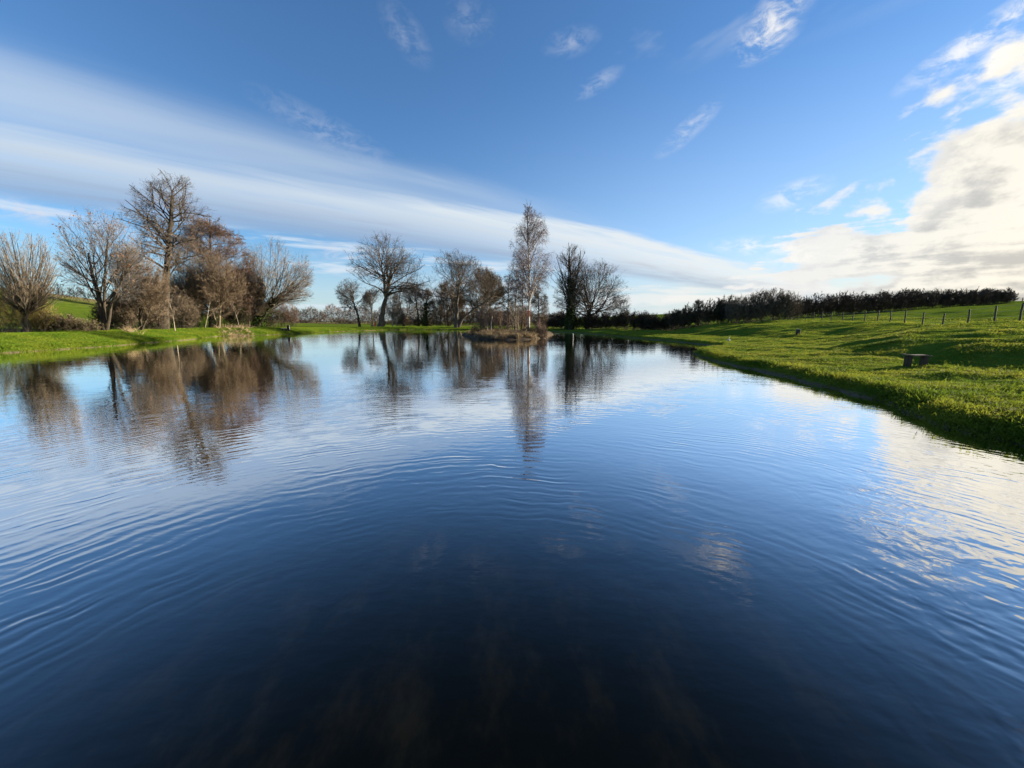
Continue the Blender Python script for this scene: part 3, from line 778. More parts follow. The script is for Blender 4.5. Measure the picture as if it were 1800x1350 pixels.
# ------------------------------------------------------------------ trees on the left bank
OB, DB, WB, PB = M['oak_bark'], M['dark_bark'], M['willow_bark'], M['pale_bark']
tree('pollard_willow', 'pollarded willow with upright bare rods at the far left edge of the bank', 37, (-12, 108, 400, 560),
     [[(47, 582), (46, 560), (45, 540)]], .30, 'rods', 101, (DB, M['pale_twig']), dens=1.0)
shrub('willow_bush', 'olive yellow willow bush low against the left picture edge', [spot(-60, 28, 480, 38), spot(-10, 60, 512, 37), spot(40, 100, 520, 38.5)],
      (WB, M['olive_twig']), 102, 46, 1.0)
tree('leafy_tree', 'many stemmed tree still holding clusters of dead brown leaves, right of the pollarded willow', 43, (118, 262, 362, 562),
     [[(184, 578), (178, 535), (165, 495), (155, 445)], [(184, 578), (182, 525), (186, 470), (190, 425)], [(186, 578), (196, 530), (215, 490), (236, 462)]],
     .27, 'spray', 103, (DB, M['grey_twig']), leaves=700, dens=.7)
tree('tall_gaunt_tree', 'tallest tree of the left bank with thick trunk and crooked bare crown', 52, (236, 398, 304, 500),
     [[(286, 576), (289, 520), (293, 470), (298, 415), (301, 372), (303, 345)]], .52, 'gaunt', 104, (DB, M['oak_twig']), dens=.9)
tree('alder_tree', 'dense reddish brown tree with pointed top beside the tallest tree', 66, (302, 445, 380, 562),
     [[(371, 575), (371, 520), (370, 450), (369, 386)]], .30, 'cone', 105, (DB, M['red_twig']), dens=1.3, twig_w=1.5)
tree('brown_willow', 'orange brown twiggy willow in front of the pointed alder', 63, (332, 432, 432, 568),
     [[(385, 577), (387, 545), (392, 515)], [(383, 577), (372, 540), (362, 515)]], .2, 'spray', 106, (WB, M['brown_twig']), dens=1.2, twig_w=1.5)
tree('tawny_willow', 'tawny twiggy willow standing left of the tallest trunk', 46, (205, 292, 428, 568),
     [[(246, 577), (246, 548), (250, 520)], [(248, 577), (262, 545), (270, 520)]], .18, 'spray', 107, (DB, M['brown_twig']), dens=1.1, twig_w=1.4)
tree('russet_tree', 'russet twiggy tree filling the gap right of the pointed alder', 69, (388, 452, 440, 566),
     [[(420, 575), (420, 530), (422, 480)]], .16, 'cone', 108, (DB, M['red_twig']), dens=1.0, twig_w=1.5)
tree('leaning_willow', 'pale twigged willow leaning right on a dark ivy covered trunk', 73, (425, 552, 418, 552),
     [[(447, 574), (462, 550), (478, 532), (494, 515)], [(450, 574), (456, 545), (462, 515), (458, 490)], [(450, 574), (474, 540), (505, 515), (525, 500)]],
     .42, 'spray', 109, (DB, M['pale_twig']), ivy=(.0, .75, 3600, .5, .24), dens=.75)
tree('ivy_stump_tree', 'short ivy clad trunk among the left thicket', 64, (360, 402, 490, 560),
     [[(379, 576), (380, 545), (382, 520)]], .26, 'spray', 110, (DB, M['brown_twig']), ivy=(.05, 1, 1500, .3, .17), dens=.3)
for k, (s, dp, lab) in enumerate([([(307, 576), (303, 548), (294, 522)], 50, 'pale leaning bare sapling left of the thicket, below the tallest tree'),
                                  ([(360, 576), (367, 545), (372, 512)], 61, 'pale dead sapling with snapped top in the middle of the thicket'),
                                  ([(421, 575), (416, 556), (404, 532)], 64, 'forked pale sapling behind the dry reeds of the left bank')]):
    tree('bare_sapling', lab, dp, (s[-1][0] - 14, s[-1][0] + 14, s[-1][1] - 8, s[0][1] - 15), [s], .05, 'spray', 120 + k, (PB, M['pale_twig']), 'pale saplings in the left thicket', dens=.12, l1n=.1)
tree('umber_willow', 'umber twiggy willow just right of the tallest trunk', 60, (292, 352, 440, 568), [[(322, 576), (322, 545), (326, 515)], [(324, 576), (314, 545), (308, 520)]], .16, 'spray', 111, (DB, M['thicket_twig']), dens=.8, twig_w=1.5)
tree('brown_sallow', 'brown sallow between the russet tree and the leaning willow', 70, (408, 470, 468, 570), [[(438, 574), (438, 545), (442, 520)]], .15, 'spray', 112, (DB, M['thicket_twig']), dens=.7, twig_w=1.5)
shrub('bramble_bush', 'low dark bramble bush between the pollarded willow and the leafy tree', [spot(66, 104, 548, 39), spot(96, 140, 554, 40), spot(120, 170, 560, 41)],
      (DB, M['thicket_twig']), 130, 44, 1.1, upright=.2, twig_w=1.3, leaf=(M['bramble'], 1500, .13))
shrub('thicket', 'tangled brown thicket round the foot of the tallest tree', [spot(195, 245, 520, 47), spot(235, 300, 515, 50), spot(285, 345, 500, 59), spot(320, 390, 492, 68), spot(300, 350, 520, 57)],
      (DB, M['thicket_twig']), 131, 70, 1.2, upright=.4, twig_w=1.5, leaf=(M['bramble'], 1600, .12))
shrub('dark_thicket', 'dark brown thicket filling the gaps behind the tallest tree', [spot(168, 215, 530, 56), spot(200, 250, 512, 57), spot(238, 290, 505, 58), spot(275, 330, 498, 66), spot(312, 362, 494, 74)],
      (DB, M['hedge_twig']), 135, 60, 1.2, upright=.4, twig_w=1.7, leaf=(M['bramble'], 1500, .16))
shrub('ivy_thicket', 'dark ivy thicket under the leaning willow', [spot(380, 430, 508, 71), spot(415, 462, 505, 74), spot(450, 495, 528, 75), spot(395, 440, 530, 68)],
      (DB, M['hedge_twig']), 132, 60, 1.0, upright=.4, twig_w=1.4, leaf=(M['ivy'], 5200, .19))
shrub('russet_shrub', 'small russet shrub at the right end of the left thicket', [spot(484, 510, 526, 79), spot(498, 526, 534, 80)],
      (DB, M['red_twig']), 133, 36, 1.1)
shrub('field_hedge', 'dark hedge on top of the green hill behind the left trees', [spot(60 + 22 * i, 86 + 22 * i, 497 + (i % 2) * 5, 148, 2.5) for i in range(8)],
      (DB, M['hedge_twig']), 134, 16, .8, cat='hedge', twig_w=1.3)

# ------------------------------------------------------------------ trees beyond the far bank
tree('crooked_tree', 'small dark crooked tree left of the big oak on the far bank', 112, (590, 653, 484, 556),
     [[(632, 573), (629, 552), (622, 533), (616, 518)]], .36, 'oak', 201, (DB, M['oak_twig']), dens=.6)
tree('great_oak', 'largest spreading oak with leaning trunk on the far bank', 106, (596, 750, 407, 535),
     [[(669, 575), (673, 545), (680, 515), (684, 495), (686, 480)]], .80, 'oak', 202, (OB, M['oak_twig']), dens=1.0)
tree('slim_tree', 'slim bare tree directly behind the largest oak trunk', 128, (632, 694, 505, 566), [[(655, 572), (654, 550), (650, 530)]], .26, 'oak', 203, (DB, M['oak_twig']), dens=.5)
tree('twin_stem_tree', 'twin stemmed bare tree right of the largest oak', 124, (690, 748, 486, 562), [[(709, 572), (705, 545), (702, 522)], [(711, 572), (716, 548), (724, 528)]], .26, 'oak', 204, (DB, M['grey_twig']), dens=.6)
tree('straight_bare_tree', 'thin straight bare tree midway between the two far oaks', 118, (708, 772, 492, 560), [[(736, 573), (734, 545), (730, 520)]], .3, 'oak', 205, (DB, M['grey_twig']), dens=.55)
tree('ivy_tree', 'dark ivy swathed tree left of the second far oak', 116, (730, 768, 505, 566), [[(748, 573), (749, 545), (751, 522)]], .35, 'oak', 206, (DB, M['oak_twig']), ivy=(0, .8, 1500, 1.3, .42), dens=.7)
for k, (x, t, lab) in enumerate([(690, 530, 'pale slender trunk just right of the largest oak'), (697, 540, 'second pale slender trunk right of the largest oak')]):
    tree('slender_birch', lab, 112, (x - 14, x + 14, t - 22, 566), [[(x, 574), (x, 555), (x + 1, t)]], .14, 'birch', 210 + k, (PB, M['grey_twig']), 'pale trunks by the largest oak', dens=.2)
tree('flat_crowned_oak', 'second oak of the far bank with domed crown and low arching limb', 103, (728, 868, 437, 572),
     [[(802, 575), (803, 545), (804, 520), (808, 498)], [(806, 574), (815, 556), (838, 540), (858, 530), (872, 512)]], .55, 'oak', 207, (OB, M['oak_twig']), dens=1.1, l1n=1.4)
tree('bushy_tree', 'dense olive brown twiggy tree right of the domed oak', 114, (795, 892, 466, 566), [[(846, 574), (848, 545), (850, 520)], [(850, 574), (862, 540), (868, 520)]], .32, 'spray', 208, (WB, M['thicket_twig']), dens=1.3, twig_w=2.0)
tree('brown_tree', 'brown bushy tree behind the domed oak trunk', 122, (752, 822, 492, 568), [[(788, 573), (786, 545), (786, 525)], [(790, 573), (800, 545), (806, 530)]], .28, 'spray', 209, (WB, M['thicket_twig']), dens=1.0, twig_w=1.6)
shrub('far_bank_scrub', 'brown scrub along the far bank behind and left of the domed oak', [spot(686 + 17 * i, 716 + 17 * i, (545 if i < 4 else 528) + (i * 5 % 4) * 5, 118 + (i % 2) * 4, 3) for i in range(14)],
      (DB, M['thicket_twig']), 221, 34, 1.0, upright=.6, twig_w=1.8)

# far woods and hedges, one mass each
def far_strip(name, label, xr, ytops, depth, m_, seed, n, kind=None, cat=None):
    rng = np.random.default_rng(seed)
    x = rng.uniform(xr[0], xr[1], n)
    top = np.interp(x, np.linspace(xr[0], xr[1], len(ytops)), ytops)
    dd = depth + rng.uniform(-.06, .06, n) * depth
    lump = 5.0 * waves(seed, 10, 6, 30)(x, np.zeros(n))
    V = []
    X = np.array([px(a, 560, d)[0] for a, d in zip(x, dd)])
    zt = np.array([px(a, t - .9 * l, d)[2] for a, t, l, d in zip(x, top, lump, dd)])
    zg = gz(X, dd)
    P0 = np.column_stack([X, dd, zg + np.maximum(.3, (zt - zg)) * rng.random(n) ** .8])
    dirs = unit(rng.normal(size=(n, 3)) * np.array([.7, .7, .5]) + np.array([0, 0, .6]))
    P1 = P0 + dirs * (rng.uniform(.8, 2.6, n) * depth / 220)[:, None]
    V, T3 = slivers(rng, P0, P1, rng.uniform(.10, .22, n) * depth / 200)
    o = mesh(name, V, None, T3, m_, None, False)
    return tag(o, label, cat, kind=kind)
far_strip('far_wood', 'far brown woodland beyond the fields behind the pond', (380, 1000), [548, 546, 543, 541, 545, 543, 548, 546, 550, 548], 270, M['far_twig'], 301, 26000, 'stuff')
far_strip('far_hedgerow', 'dark low hedgerow across the far fields behind the pond', (500, 980), [561, 560, 560, 561, 560, 561, 560], 175, M['hedge_twig'], 302, 9000, 'stuff')

# ------------------------------------------------------------------ the island's growth
def iz(x, y):
    q = np.array([x, y]) - isl_c
    ang = np.arctan2(ISL[:, 1] - isl_c[1], ISL[:, 0] - isl_c[0])
    a = math.atan2(q[1], q[0]); i = int(np.argmin(np.abs(np.angle(np.exp(1j * (ang - a))))))
    k = np.linalg.norm(q) / np.linalg.norm(ISL[i] - isl_c)
    ks = [r[0] for r in ISL_RINGS][::-1]; zs = [r[1] for r in ISL_RINGS][::-1]
    return float(np.interp(k, ks, zs))
bz = iz(*px(930, 586, 51)[:2])
tree('silver_birch', 'tall silver birch with drooping twigs on the island', 51, (889, 977, 362, 568),
     [[(929, 588), (930, 550), (931, 500), (929, 440), (926, 395), (928, 364)]], .155, 'birch', 401, (M['birch_bark'], M['birch_twig']), dens=1.05, zbase=bz)
for k, (x, t, w, dp, lab) in enumerate([(893, 478, 17, 60, 'slim dark alder on the island, leftmost of the three left of the birch'),
                                        (906, 470, 16, 62, 'slim dark alder on the island, middle of the three left of the birch'),
                                        (918, 482, 15, 63, 'slim dark alder on the island, nearest left of the birch trunk')]):
    tree('slim_alder', lab, dp, (x - w, x + w, t, 556), [[(x - 1, 586), (x, 545), (x + 2, t + 6)]], .13, 'cone', 410 + k, (DB, M['oak_twig']), 'slim alders on the island', dens=.2, zbase=iz(px(x, 580, dp)[0], dp))
tree('island_alder', 'twiggy brown alder on the island just right of the birch trunk', 61, (926, 968, 496, 582), [[(946, 586), (947, 550), (946, 502)]], .13, 'cone', 414, (DB, M['brown_twig']), dens=.5, zbase=iz(px(946, 580, 61)[0], 61))
shrub('sallow_thicket', 'reddish upright stems of a sallow thicket at the back of the island', [spot(836 + 15 * i, 862 + 15 * i, 538 + (i * 7) % 11, 59 + (i % 3) * 2, 2, iz) for i in range(6)],
      (M['brown_twig'], M['red_twig']), 415, 34, .7, upright=1.0, stem_r=.03, zf=iz)
shrub('russet_sallow', 'russet sallow shrub at the right tip of the island', [spot(940, 958, 562, 50, 1, iz), spot(950, 964, 570, 50, 1, iz)],
      (M['brown_twig'], M['red_twig']), 416, 30, .7, upright=1.0, zf=iz)
shrub('island_willow', 'pale stemmed willow stool in the middle of the island', [spot(890, 922, 520, 54, 1.2, iz)], (WB, M['grey_twig']), 417, 16, .5, upright=1.0, stem_r=.035, zf=iz)
shrub('island_bramble', 'dark bramble patch at the left end of the island', [spot(826, 846, 572, 52, 1.5, iz), spot(842, 872, 574, 53, 1.5, iz), spot(866, 890, 576, 52, 1.5, iz)],
      (DB, M['hedge_twig']), 418, 26, .8, upright=.2, leaf=(M['bramble'], 900, .13), zf=iz)
shrub('trunk_foot_bramble', 'dark bramble patch round the foot of the birch', [spot(918, 944, 574, 51.5, 1.2, iz), spot(938, 962, 578, 51, 1.2, iz)],
      (DB, M['hedge_twig']), 419, 24, .8, upright=.2, leaf=(M['bramble'], 700, .12), zf=iz)
for k, (s, dp, lab) in enumerate([([(862, 590), (863, 576), (865, 556)], 49.5, 'pale dead stump with broken top on the island'),
                                  ([(858, 590), (857, 578), (856, 568)], 49.3, 'short pale dead stick beside the broken stump on the island')]):
    c = [px(q[0], q[1], dp) for q in s]; c[0][2] = iz(c[0][0], dp) - .1
    rng = np.random.default_rng(k); P = resample(c, 8, rng, .01)[None]
    t = thing('dead_stump', P[0, 0], lab, 'stump', 'dead stumps on the island')
    b = Buf(); b.add(*tubes(P, (np.linspace(.10, .055, 8) * (1 if k == 0 else .55))[None], 8)); b.make('stem', PB, t, P[0, 0])
    b = Buf(); q = P[0, 5]; b.add(*tubes(np.stack([q, q + [.1, 0, .18], q + [.18, .02, .4]])[None], np.array([[.04, .03, .015]]), 5)); b.make('snag', PB, t, P[0, 0])

# dead grass and reeds
def tussock(name, label, pts, m_, seed, h=(.4, .9), w=.02, droop=.5, kind='stuff', n_each=40):
    rng = np.random.default_rng(seed)
    pts = np.asarray(pts); k = np.repeat(np.arange(len(pts)), n_each); m = len(k)
    P0 = pts[k] + np.column_stack([rng.normal(size=(m, 2)) * .12, np.full(m, -.03)])
    d = rng.normal(size=(m, 3)) * np.array([.75, .75, .2]) + np.array([0, 0, 1]); d = unit(d)
    L = rng.uniform(h[0], h[1], m)[:, None]
    s = unit(np.cross(d, rng.normal(size=(m, 3)))) * w * .5
    mid = P0 + d * L * .6
    tip = mid + unit(d + np.array([0, 0, -droop]) + rng.normal(size=(m, 3)) * .2) * L * .5
    V = np.stack([P0 - s, P0 + s, mid + s * .8, mid - s * .8, tip], 1).reshape(-1, 3)
    i = np.arange(m) * 5
    o = mesh(name, V, np.stack([i, i + 1, i + 2, i + 3], 1), np.stack([i + 3, i + 2, i + 4], 1), m_, None, False)
    return tag(o, label, kind=kind)
rng = np.random.default_rng(77)
pt = []
for i in range(420):
    a = rng.integers(0, len(ISL)); k = rng.uniform(.62, 1.005)
    q = isl_c + (ISL[a] - isl_c) * k
    if q[1] < 56: pt.append([q[0], q[1], iz(q[0], q[1])])
tussock('dry_grass', 'tan dead grass draped over the front edge of the island', pt, M['island_grass'], 78, (.35, 1.15), .03, 1.0, n_each=30)
pt = []
for i in range(70):
    q = pz(rng.uniform(388, 446), rng.uniform(586.5, 591)); q = q + rng.normal(size=2) * .3
    pt.append([q[0], q[1], max(0.0, hz(q[0], q[1]))])
tussock('dry_reeds', 'clump of broken tan reeds at the water edge of the left bank', pt, M['dry_reed'], 79, (.2, 1.05), .035, .8, n_each=13)
pt = [[*(lambda q: (q[0], q[1], hz(q[0], q[1])))(px(rng.choice([8, 20, 138, 146, 230]) + rng.normal() * 6, 577, 41.5 + rng.random() * 2)[:2])] for _ in range(60)]
tussock('dry_bank_grass', 'tan dead grass under the trees of the left bank', pt, M['dry_reed'], 80, (.4, 1.2), .022, .5, n_each=9)

# ------------------------------------------------------------------ right of the pond: ivy tree, oak, hedges
tree('ivy_clad_tree', 'tall tree with thick ivy clad trunk and bare upswept top right of the birch', 82, (962, 1042, 424, 545),
     [[(1002, 574), (1003, 545), (1004, 515), (1003, 490), (1000, 455)]], .60, 'spray', 501, (DB, M['oak_twig']), ivy=(.02, .72, 4200, .46, .34), dens=.5, l1n=.5)
tree('round_oak', 'broad round crowned bare oak beside the ivy clad tree', 84, (966, 1114, 456, 568),
     [[(1034, 574), (1035, 560), (1038, 545), (1040, 538)]], .55, 'oak', 502, (DB, M['oak_twig']), dens=.95, l1n=1.2)
tree('distant_tree', 'small distant bare tree right of the round crowned oak', 150, (1066, 1120, 524, 566), [[(1093, 572), (1093, 556), (1092, 545)]], .25, 'oak', 503, (DB, M['far_twig']), dens=.25, l1n=.6)
tree('hedge_top_tree', 'little round topped tree showing above the dark hedge', 135, (1254, 1302, 524, 556), [[(1277, 572), (1277, 553), (1277, 544)]], .3, 'oak', 504, (DB, M['far_twig']), dens=.3, l1n=.7)
tree('hedge_sapling', 'thin forked sapling sticking out of the dark hedge', 68, (1216, 1240, 525, 556), [[(1229, 572), (1228, 548), (1227, 532)]], .08, 'spray', 505, (DB, M['oak_twig']), dens=.1)

def hedge(name, label, line, seed, n, dens, mats=(DB, M['hedge_twig']), tw=2.7, leaf=None, step=2.0, ry=1.6, upright=.4):
    """line: (px x, px top, depth) knots"""
    L = np.array(line, float)
    W = np.array([px(a, 560, d)[:2] for a, _, d in line])
    s = np.concatenate([[0], np.cumsum(np.linalg.norm(np.diff(W, axis=0), axis=1))])
    rng = np.random.default_rng(seed); sp = []
    for t in np.arange(0, s[-1], step):
        x = np.interp(t, s, W[:, 0]); y = np.interp(t, s, W[:, 1]); pxx = np.interp(t, s, L[:, 0]); top = np.interp(t, s, L[:, 1])
        zt = px(pxx, top + rng.normal() * 1.6, y)[2]
        sp.append((x + rng.normal() * .2, y + rng.normal() * .3, step * .85, ry, max(.8, zt - hz(x, y))))
    return shrub(name, label, sp, mats, seed, n, dens, cat='hedge', twig_w=tw, leaf=leaf, upright=upright)
hedge('pond_hedge', 'dark hedge at the foot of the round crowned oak', [(962, 556, 88), (985, 550, 86), (1030, 551, 84), (1080, 551, 80), (1120, 546, 77), (1150, 552, 74)], 510, 40, 1.0, leaf=(M['ivy'], 2600, .22), step=1.8)
hedge('bank_hedge', 'tall dark overgrown hedge running up the right bank', [(1138, 555, 75), (1170, 553, 73), (1200, 541, 70), (1250, 529, 67), (1300, 519, 64)], 511, 34, 1.1, leaf=(M['ivy'], 2600, .2), step=1.35, ry=2.2)
hedge('hawthorn_clump', 'tallest brown hawthorn clump where the tall hedge ends', [(1296, 520, 63), (1325, 512, 61.5), (1350, 510, 60), (1372, 511, 59), (1390, 518, 58)], 512, 50, 1.2, mats=(DB, M['thicket_twig']), step=1.7, ry=2.4, tw=2.3)
hedge('hilltop_hedge', 'long dark hedge along the hilltop', [(1392, 528, 68), (1440, 517, 72), (1500, 516, 78), (1550, 513, 84), (1600, 510, 90), (1700, 509, 100), (1752, 508, 108), (1768, 512, 110)], 513, 18, 1.1, step=1.6, ry=1.6, tw=3.6)

# ------------------------------------------------------------------ fences
def post_mesh(h, r, seed):
    rng = np.random.default_rng(seed)
    P = np.array([[0, 0, -.2], [0, 0, h * .5], [0, 0, h]]) + rng.normal(size=(3, 3)) * [.012, .012, 0]
    V, Q = tubes(P[None], np.array([[r, r, r * .94]]), 8)
    V = np.vstack([V, P[2:3] + [[0, 0, .015]]]); n = len(V)
    return V, Q, [(16 + i, 16 + (i + 1) % 8, n - 1) for i in range(8)]
fp = [(1794, 24.2), (1748, 26.2), (1702, 28.4), (1659, 30.8), (1623, 33.2), (1591, 35.6), (1565, 38.0), (1543, 40.4), (1520, 42.9), (1499, 45.4), (1481, 47.8), (1461, 50.4), (1445, 52.6), (1430, 55), (1416, 57.5), (1403, 60)]
pos = [px(a, 560, d)[:2] for a, d in fp]
first = pos[0] + (pos[0] - pos[1])
pos = [first + (pos[0] - pos[1]), first] + pos
pos3 = [np.array([p[0], p[1], hz(p[0], p[1])]) for p in pos]
fence = thing('wire_fence', pos3[2], 'wire fence on wooden posts crossing the green slope', 'fence')
for i, p in enumerate(pos3):
    V, Q, T3 = post_mesh(1.12, .05, i)
    o = mesh('post', V, Q, T3, M['post'], fence); o.location = tuple(p - pos3[2])
for hh in (.35, .7, 1.04):
    P = np.array(pos3) + [0, 0, hh]
    V, Q = tubes(P[None], np.full((1, len(P)), .006), 4)
    mesh('wire', V, Q, None, M['metal_wire'], fence, True, pos3[2])
rp = [px(1776 + 22 * i, 524, 112 + i * .5)[:2] for i in range(5)]
rp = [np.array([p[0], p[1], hz(p[0], p[1])]) for p in rp]
rail = thing('rail_fence', rp[0], 'post and rail fence on the skyline at the right edge beyond the hedge', 'fence')
for i, p in enumerate(rp):
    V, Q, T3 = post_mesh(1.2, .09, 40 + i)
    o = mesh('post', V, Q, T3, M['post'], rail); o.location = tuple(p - rp[0])
for i in range(len(rp) - 1):
    for hh in (.6, 1.08):
        a, b = rp[i] + [0, 0, hh], rp[i + 1] + [0, 0, hh]
        V, Q = tubes(np.stack([a, (a + b) / 2, b])[None], np.full((1, 3), .06), 4)
        mesh('rail', V, Q, None, M['post'], rail, False, rp[0])

# ------------------------------------------------------------------ benches, bin, box, marker, bird
def block_bench(x, y, rz):
    z = hz(x, y); lean = .03
    t = thing('plank_bench', (x, y, z), 'dark wooden plank bench on two thick block legs on the right bank', 'bench')
    t.rotation_euler = (0, 0, rz); t.scale = (.76, .76, .95)
    for s in (-1, 1):
        zz = hz(x + cos(rz) * s * .30, y + sin(rz) * s * .30) - z
        V, Q = box_vf((s * .37, 0, (zz - .1 + .40) / 2), (.20, .26, .40 - zz + .1), 0, .96)
        add_bevel(mesh('leg', V, Q, None, M['wood_dark'], t, False), .012)
    rng = np.random.default_rng(5)
    n = 9; xs_ = np.linspace(-.60, .60, n)
    V = []
    for i, xx in enumerate(xs_):
        sag = .402 - lean * xx + .012 * cos(i * 1.1)
        for (yy, zz) in ((-.17, 0), (.17, .006), (.17, .056), (-.17, .050)):
            V.append([xx, yy + rng.normal() * .004, sag + zz + rng.normal() * .002])
    Q = [[i * 4 + j, i * 4 + (j + 1) % 4, (i + 1) * 4 + (j + 1) % 4, (i + 1) * 4 + j] for i in range(n - 1) for j in range(4)] + [[3, 2, 1, 0], [(n - 1) * 4 + j for j in range(4)]]
    add_bevel(mesh('seat', V, Q, None, M['wood_plank'], t, False), .008)
b0 = px(1608, 647, 14.8)
block_bench(b0[0], b0[1], R(-6))

def side_bench(pxx, pyy, depth, label, m_board, board_h, wide):
    q = px(pxx, pyy, depth); x, y = q[0], q[1]; z = hz(x, y)
    t = thing('bank_bench', (x, y, z), label, 'bench', 'benches on the left and far banks')
    for s in (-1, 1):
        V, Q = box_vf((s * wide * .36, 0, .17), (.14, .34, .40)); add_bevel(mesh('leg', V, Q, None, M['wood_dark'], t, False), .01)
    V, Q = box_vf((0, 0, .42), (wide, .38, .09)); add_bevel(mesh('seat', V, Q, None, M['wood_pale'], t, False), .012)
    V, Q = box_vf((wide * .5 + .24, 0, board_h / 2 - .05), (.40, .12, board_h + .1), R(20)); o = add_bevel(mesh('upright_board', V, Q, None, m_board, t, False), .015)
    V, Q = box_vf((wide * .5 + .45, .02, board_h * .62), (.045, .30, board_h * .7), R(20)); add_bevel(mesh('sunlit_edge', V, Q, None, M['white_paint_and_sunlit'] if m_board is not M['red_paint'] else M['orange_paint_and_sunlit'], o, False), .008)  # sunlight on the board's right edge, put into the colour of an added strip
side_bench(499, 572, 67, 'pale bench with a dark upright board at its right end on the left bank', M['wood_dark'], .95, .95)
side_bench(655, 574, 103, 'pale bench with a red upright board at its right end beside the largest oak', M['red_paint'], 1.05, 1.0)

q = px(1401, 599, 36.5); x, y = q[0], q[1]; z = hz(x, y)
t = thing('litter_bin', (x, y, z), 'squat dark bin with a pale lid standing alone on the right bank', 'bin')
V, Q = box_vf((0, 0, .21), (.25, .25, .52), .2, 1.06); add_bevel(mesh('body', V, Q, None, M['bin_body'], t, False), .02)
V, Q = box_vf((0, 0, .485), (.30, .30, .035), .2, .97); add_bevel(mesh('lid', V, Q, None, M['bin_lid'], t, False), .012)

tr = px(929.5, 552, 51)
t = thing('tree_box', (tr[0], tr[1], tr[2] - .4), 'orange red box fixed on the lower trunk of the birch', 'box')
V, Q = box_vf((-.04, -.33, .42), (.34, .20, .62), .15); add_bevel(mesh('body', V, Q, None, M['orange_paint_and_sunlit'], t, False), .015)
V, Q = box_vf((-.04, -.345, .765), (.42, .32, .05), .15, 1, .12); add_bevel(mesh('roof', V, Q, None, M['red_paint'], t, False), .01)
V, Q = box_vf((-.04, -.215, .42), (.10, .06, .95), .15); mesh('backing_board', V, Q, None, M['wood_pale'], t, False)

q = pz(1007, 597); x, y = q
t = thing('marker_post', (x, y, 0), 'thin pale post standing in the water right of the island', 'post')
V, Q, T3 = post_mesh(.66, .045, 90); mesh('shaft', V, Q, T3, M['wood_pale'], t)
V, Q = box_vf((0, 0, .70), (.13, .13, .05), .3, .6); mesh('cap', V, Q, None, M['white_paint_and_sunlit'], t, False)

def skin_mesh(name, verts, radii, m_, parent, root=0):
    me = bpy.data.meshes.new(name)
    me.from_pydata(verts, [(i, i + 1) for i in range(len(verts) - 1)], [])
    o = link(bpy.data.objects.new(name, me), parent)
    sk = o.modifiers.new('skin', 'SKIN')
    for v, r in zip(me.skin_vertices[0].data if me.skin_vertices else [], radii): v.radius = (r, r)
    o.modifiers.new('smooth', 'SUBSURF').levels = 2
    o.modifiers['smooth'].render_levels = 2
    me.materials.append(m_)
    return o
def bird():
    q = px(1280, 609, 33.5); x, y = q[0], q[1]; z = hz(x, y)
    t = thing('white_bird', (x, y, z), 'white long necked bird standing at the tip of the right bank', 'bird')
    # one continuous body: tail, rump, breast, curved neck, head
    path = np.array([(-.24, 0, .20), (-.17, 0, .215), (-.08, 0, .235), (.02, 0, .26), (.09, 0, .31), (.115, 0, .37), (.10, 0, .43), (.105, 0, .485), (.14, 0, .51), (.175, 0, .505)], float)
    rad = np.array([.012, .05, .085, .09, .062, .038, .03, .031, .037, .018])
    P = resample(path, 22, np.random.default_rng(1), 0)[None]
    Rr = np.interp(np.linspace(0, 1, 22), np.linspace(0, 1, 10), rad)[None]
    V, Q = tubes(P, Rr, 12); b = mesh('body', V, Q, None, M['feather'], t)
    V, Q = tubes(np.array([[(.172, 0, .505), (.22, 0, .498), (.265, 0, .488)]]), np.array([[.014, .009, .002]]), 6); mesh('beak', V, Q, None, M['beak'], t)
    for s in (-1, 1):
        W = np.array([[(.04, s * .075, .30), (-.06, s * .088, .26), (-.16, s * .062, .225), (-.26, s * .03, .19)]])
        V, Q = tubes(W, np.array([[.025, .05, .04, .008]]), 8); mesh('wing', V, Q, None, M['feather'], t)
        V, Q = tubes(np.array([[(.0, s * .035, .20), (-.015, s * .035, .10), (.0, s * .035, -.01)]]), np.array([[.014, .009, .008]]), 6); mesh('leg', V, Q, None, M['leg_dark'], t)
    t.rotation_euler = (0, 0, R(-112))
    t.scale = (1.0, 1.0, 1.0)
bird()

# ------------------------------------------------------------------ grass blades
def blades(name, label, x, y, L, w, m_, seed, lean=(0, 0), spread=.55, simple=False):
    rng = np.random.default_rng(seed); n = len(x)
    z = gz(x, y)
    P0 = np.column_stack([x, y, z - .015])
    d = unit(rng.normal(size=(n, 3)) * [spread, spread, .1] + np.array([lean[0], lean[1], 1.0]))
    s = unit(np.cross(d, rng.normal(size=(n, 3)))) * (w * .5)[:, None]
    mid = P0 + d * (L * .55)[:, None]
    tip = mid + unit(d + np.array([lean[0] * 1.5, lean[1] * 1.5, -.45]) + rng.normal(size=(n, 3)) * .15) * (L * .5)[:, None]
    V = np.stack([P0 - s, P0 + s, mid + s * .6, tip], 1).reshape(-1, 3)
    i = np.arange(n) * 4
    T3 = np.stack([i, i + 1, i + 3], 1) if simple else np.concatenate([np.stack([i, i + 1, i + 2], 1), np.stack([i, i + 2, i + 3], 1)])
    o = mesh(name, V, None, T3, m_, None, False)
    return tag(o, label, kind='stuff')

def scatter(seed, n, box, dens):
    rng = np.random.default_rng(seed); X, Y = [], []; have = 0
    while have < n:
        x = rng.uniform(box[0], box[1], 60000); y = rng.uniform(box[2], box[3], 60000)
        sd = gs(x, y)
        k = rng.random(60000) < dens(x, y, sd)
        X.append(x[k]); Y.append(y[k]); have += k.sum()
        if len(X) > 60: break
    return np.concatenate(X)[:n], np.concatenate(Y)[:n]

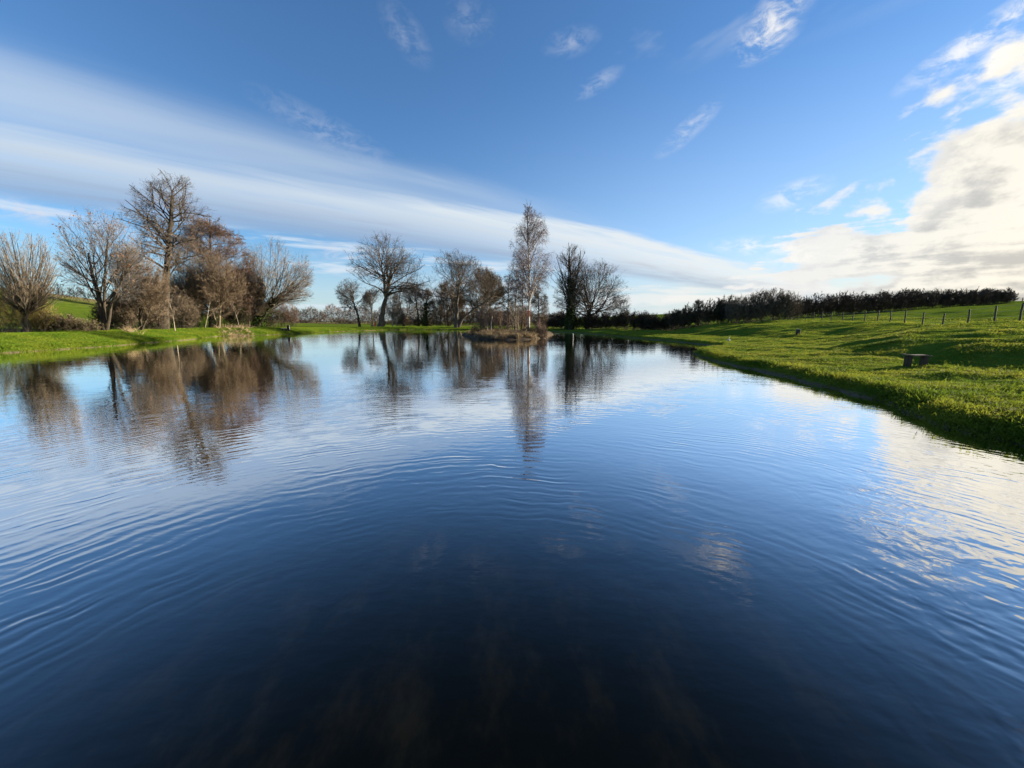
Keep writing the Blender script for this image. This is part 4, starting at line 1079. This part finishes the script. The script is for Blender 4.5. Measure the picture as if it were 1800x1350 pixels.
def tufted(x, y, per, rad, seed):
    rng = np.random.default_rng(seed)
    k = np.repeat(np.arange(len(x)), per)
    r = rad if np.isscalar(rad) else rad[k]
    return x[k] + rng.normal(size=len(k)) * r, y[k] + rng.normal(size=len(k)) * r, k

def d_right(x, y, sd):
    d = np.hypot(x, y)
    vis = (x > -.2 + .0 * y) & (y > x * .62 - 3) & (sd > .05)
    return np.where(vis, np.minimum(1, (11 / np.maximum(d, 9)) ** 1.7), 0) * np.where(sd < 32, 1, 0) * (x > 5)
x, y = scatter(601, 39000, (6, 48, 3, 62), d_right)
dd = np.hypot(x, y)
X, Y, k = tufted(x, y, 7, .05 + dd * .0022, 602)
rng = np.random.default_rng(603)
D = dd[k]
patchy = 1 + .22 * w_mid(X, Y).clip(-1.5, 1.5)
Lb = (.065 + .065 * rng.random(len(X))) * patchy.clip(.5, 1.7) * (1 + .45 * sst(gs(X, Y), 2.2, .4) + .4 * (w_small(X * .5, Y * .5) > .9))
blades('bank_grass', 'long tussocky grass on the right bank', X, Y, Lb * .74, .006 + D * .00044, M['blade'], 604, (-.28, -.18), .6)

def d_left(x, y, sd):
    return np.where((sd > .03) & (sd < 9) & (x < 3), np.minimum(1, (30 / np.maximum(np.hypot(x, y), 26)) ** 1.2), 0) * np.where(sd < 1.0, 1, .45)
x, y = scatter(611, 60000, (-48, 6, 18, 112), d_left)
X, Y, k = tufted(x, y, 3, .08, 612)
dd = np.hypot(X, Y)
Lb = (.06 + .07 * rng.random(len(X))) * (1 + .8 * (gs(X, Y) < .9))
blades('mown_grass', 'short mown grass on the left and far banks', X, Y, Lb, .014 + dd * .0005, M['blade_left'], 613, (.05, 0), .5, True)

# shaggy tufts hanging over the lip of the right bank and scattered higher up
rng = np.random.default_rng(620)
x, y = scatter(621, 900, (6, 30, 3, 40), lambda x, y, sd: np.where((sd > .25) & (sd < 9) & (x > 5), np.where(sd < .9, 1, .035), 0) * np.minimum(1, (12 / np.hypot(x, y)) ** 1.2))
tussock('bank_tussocks', 'shaggy longer grass tufts along the lip of the right bank', np.column_stack([x, y, gz(x, y)]), M['blade'], 622, (.12, .34), .011, 1.3, n_each=22)
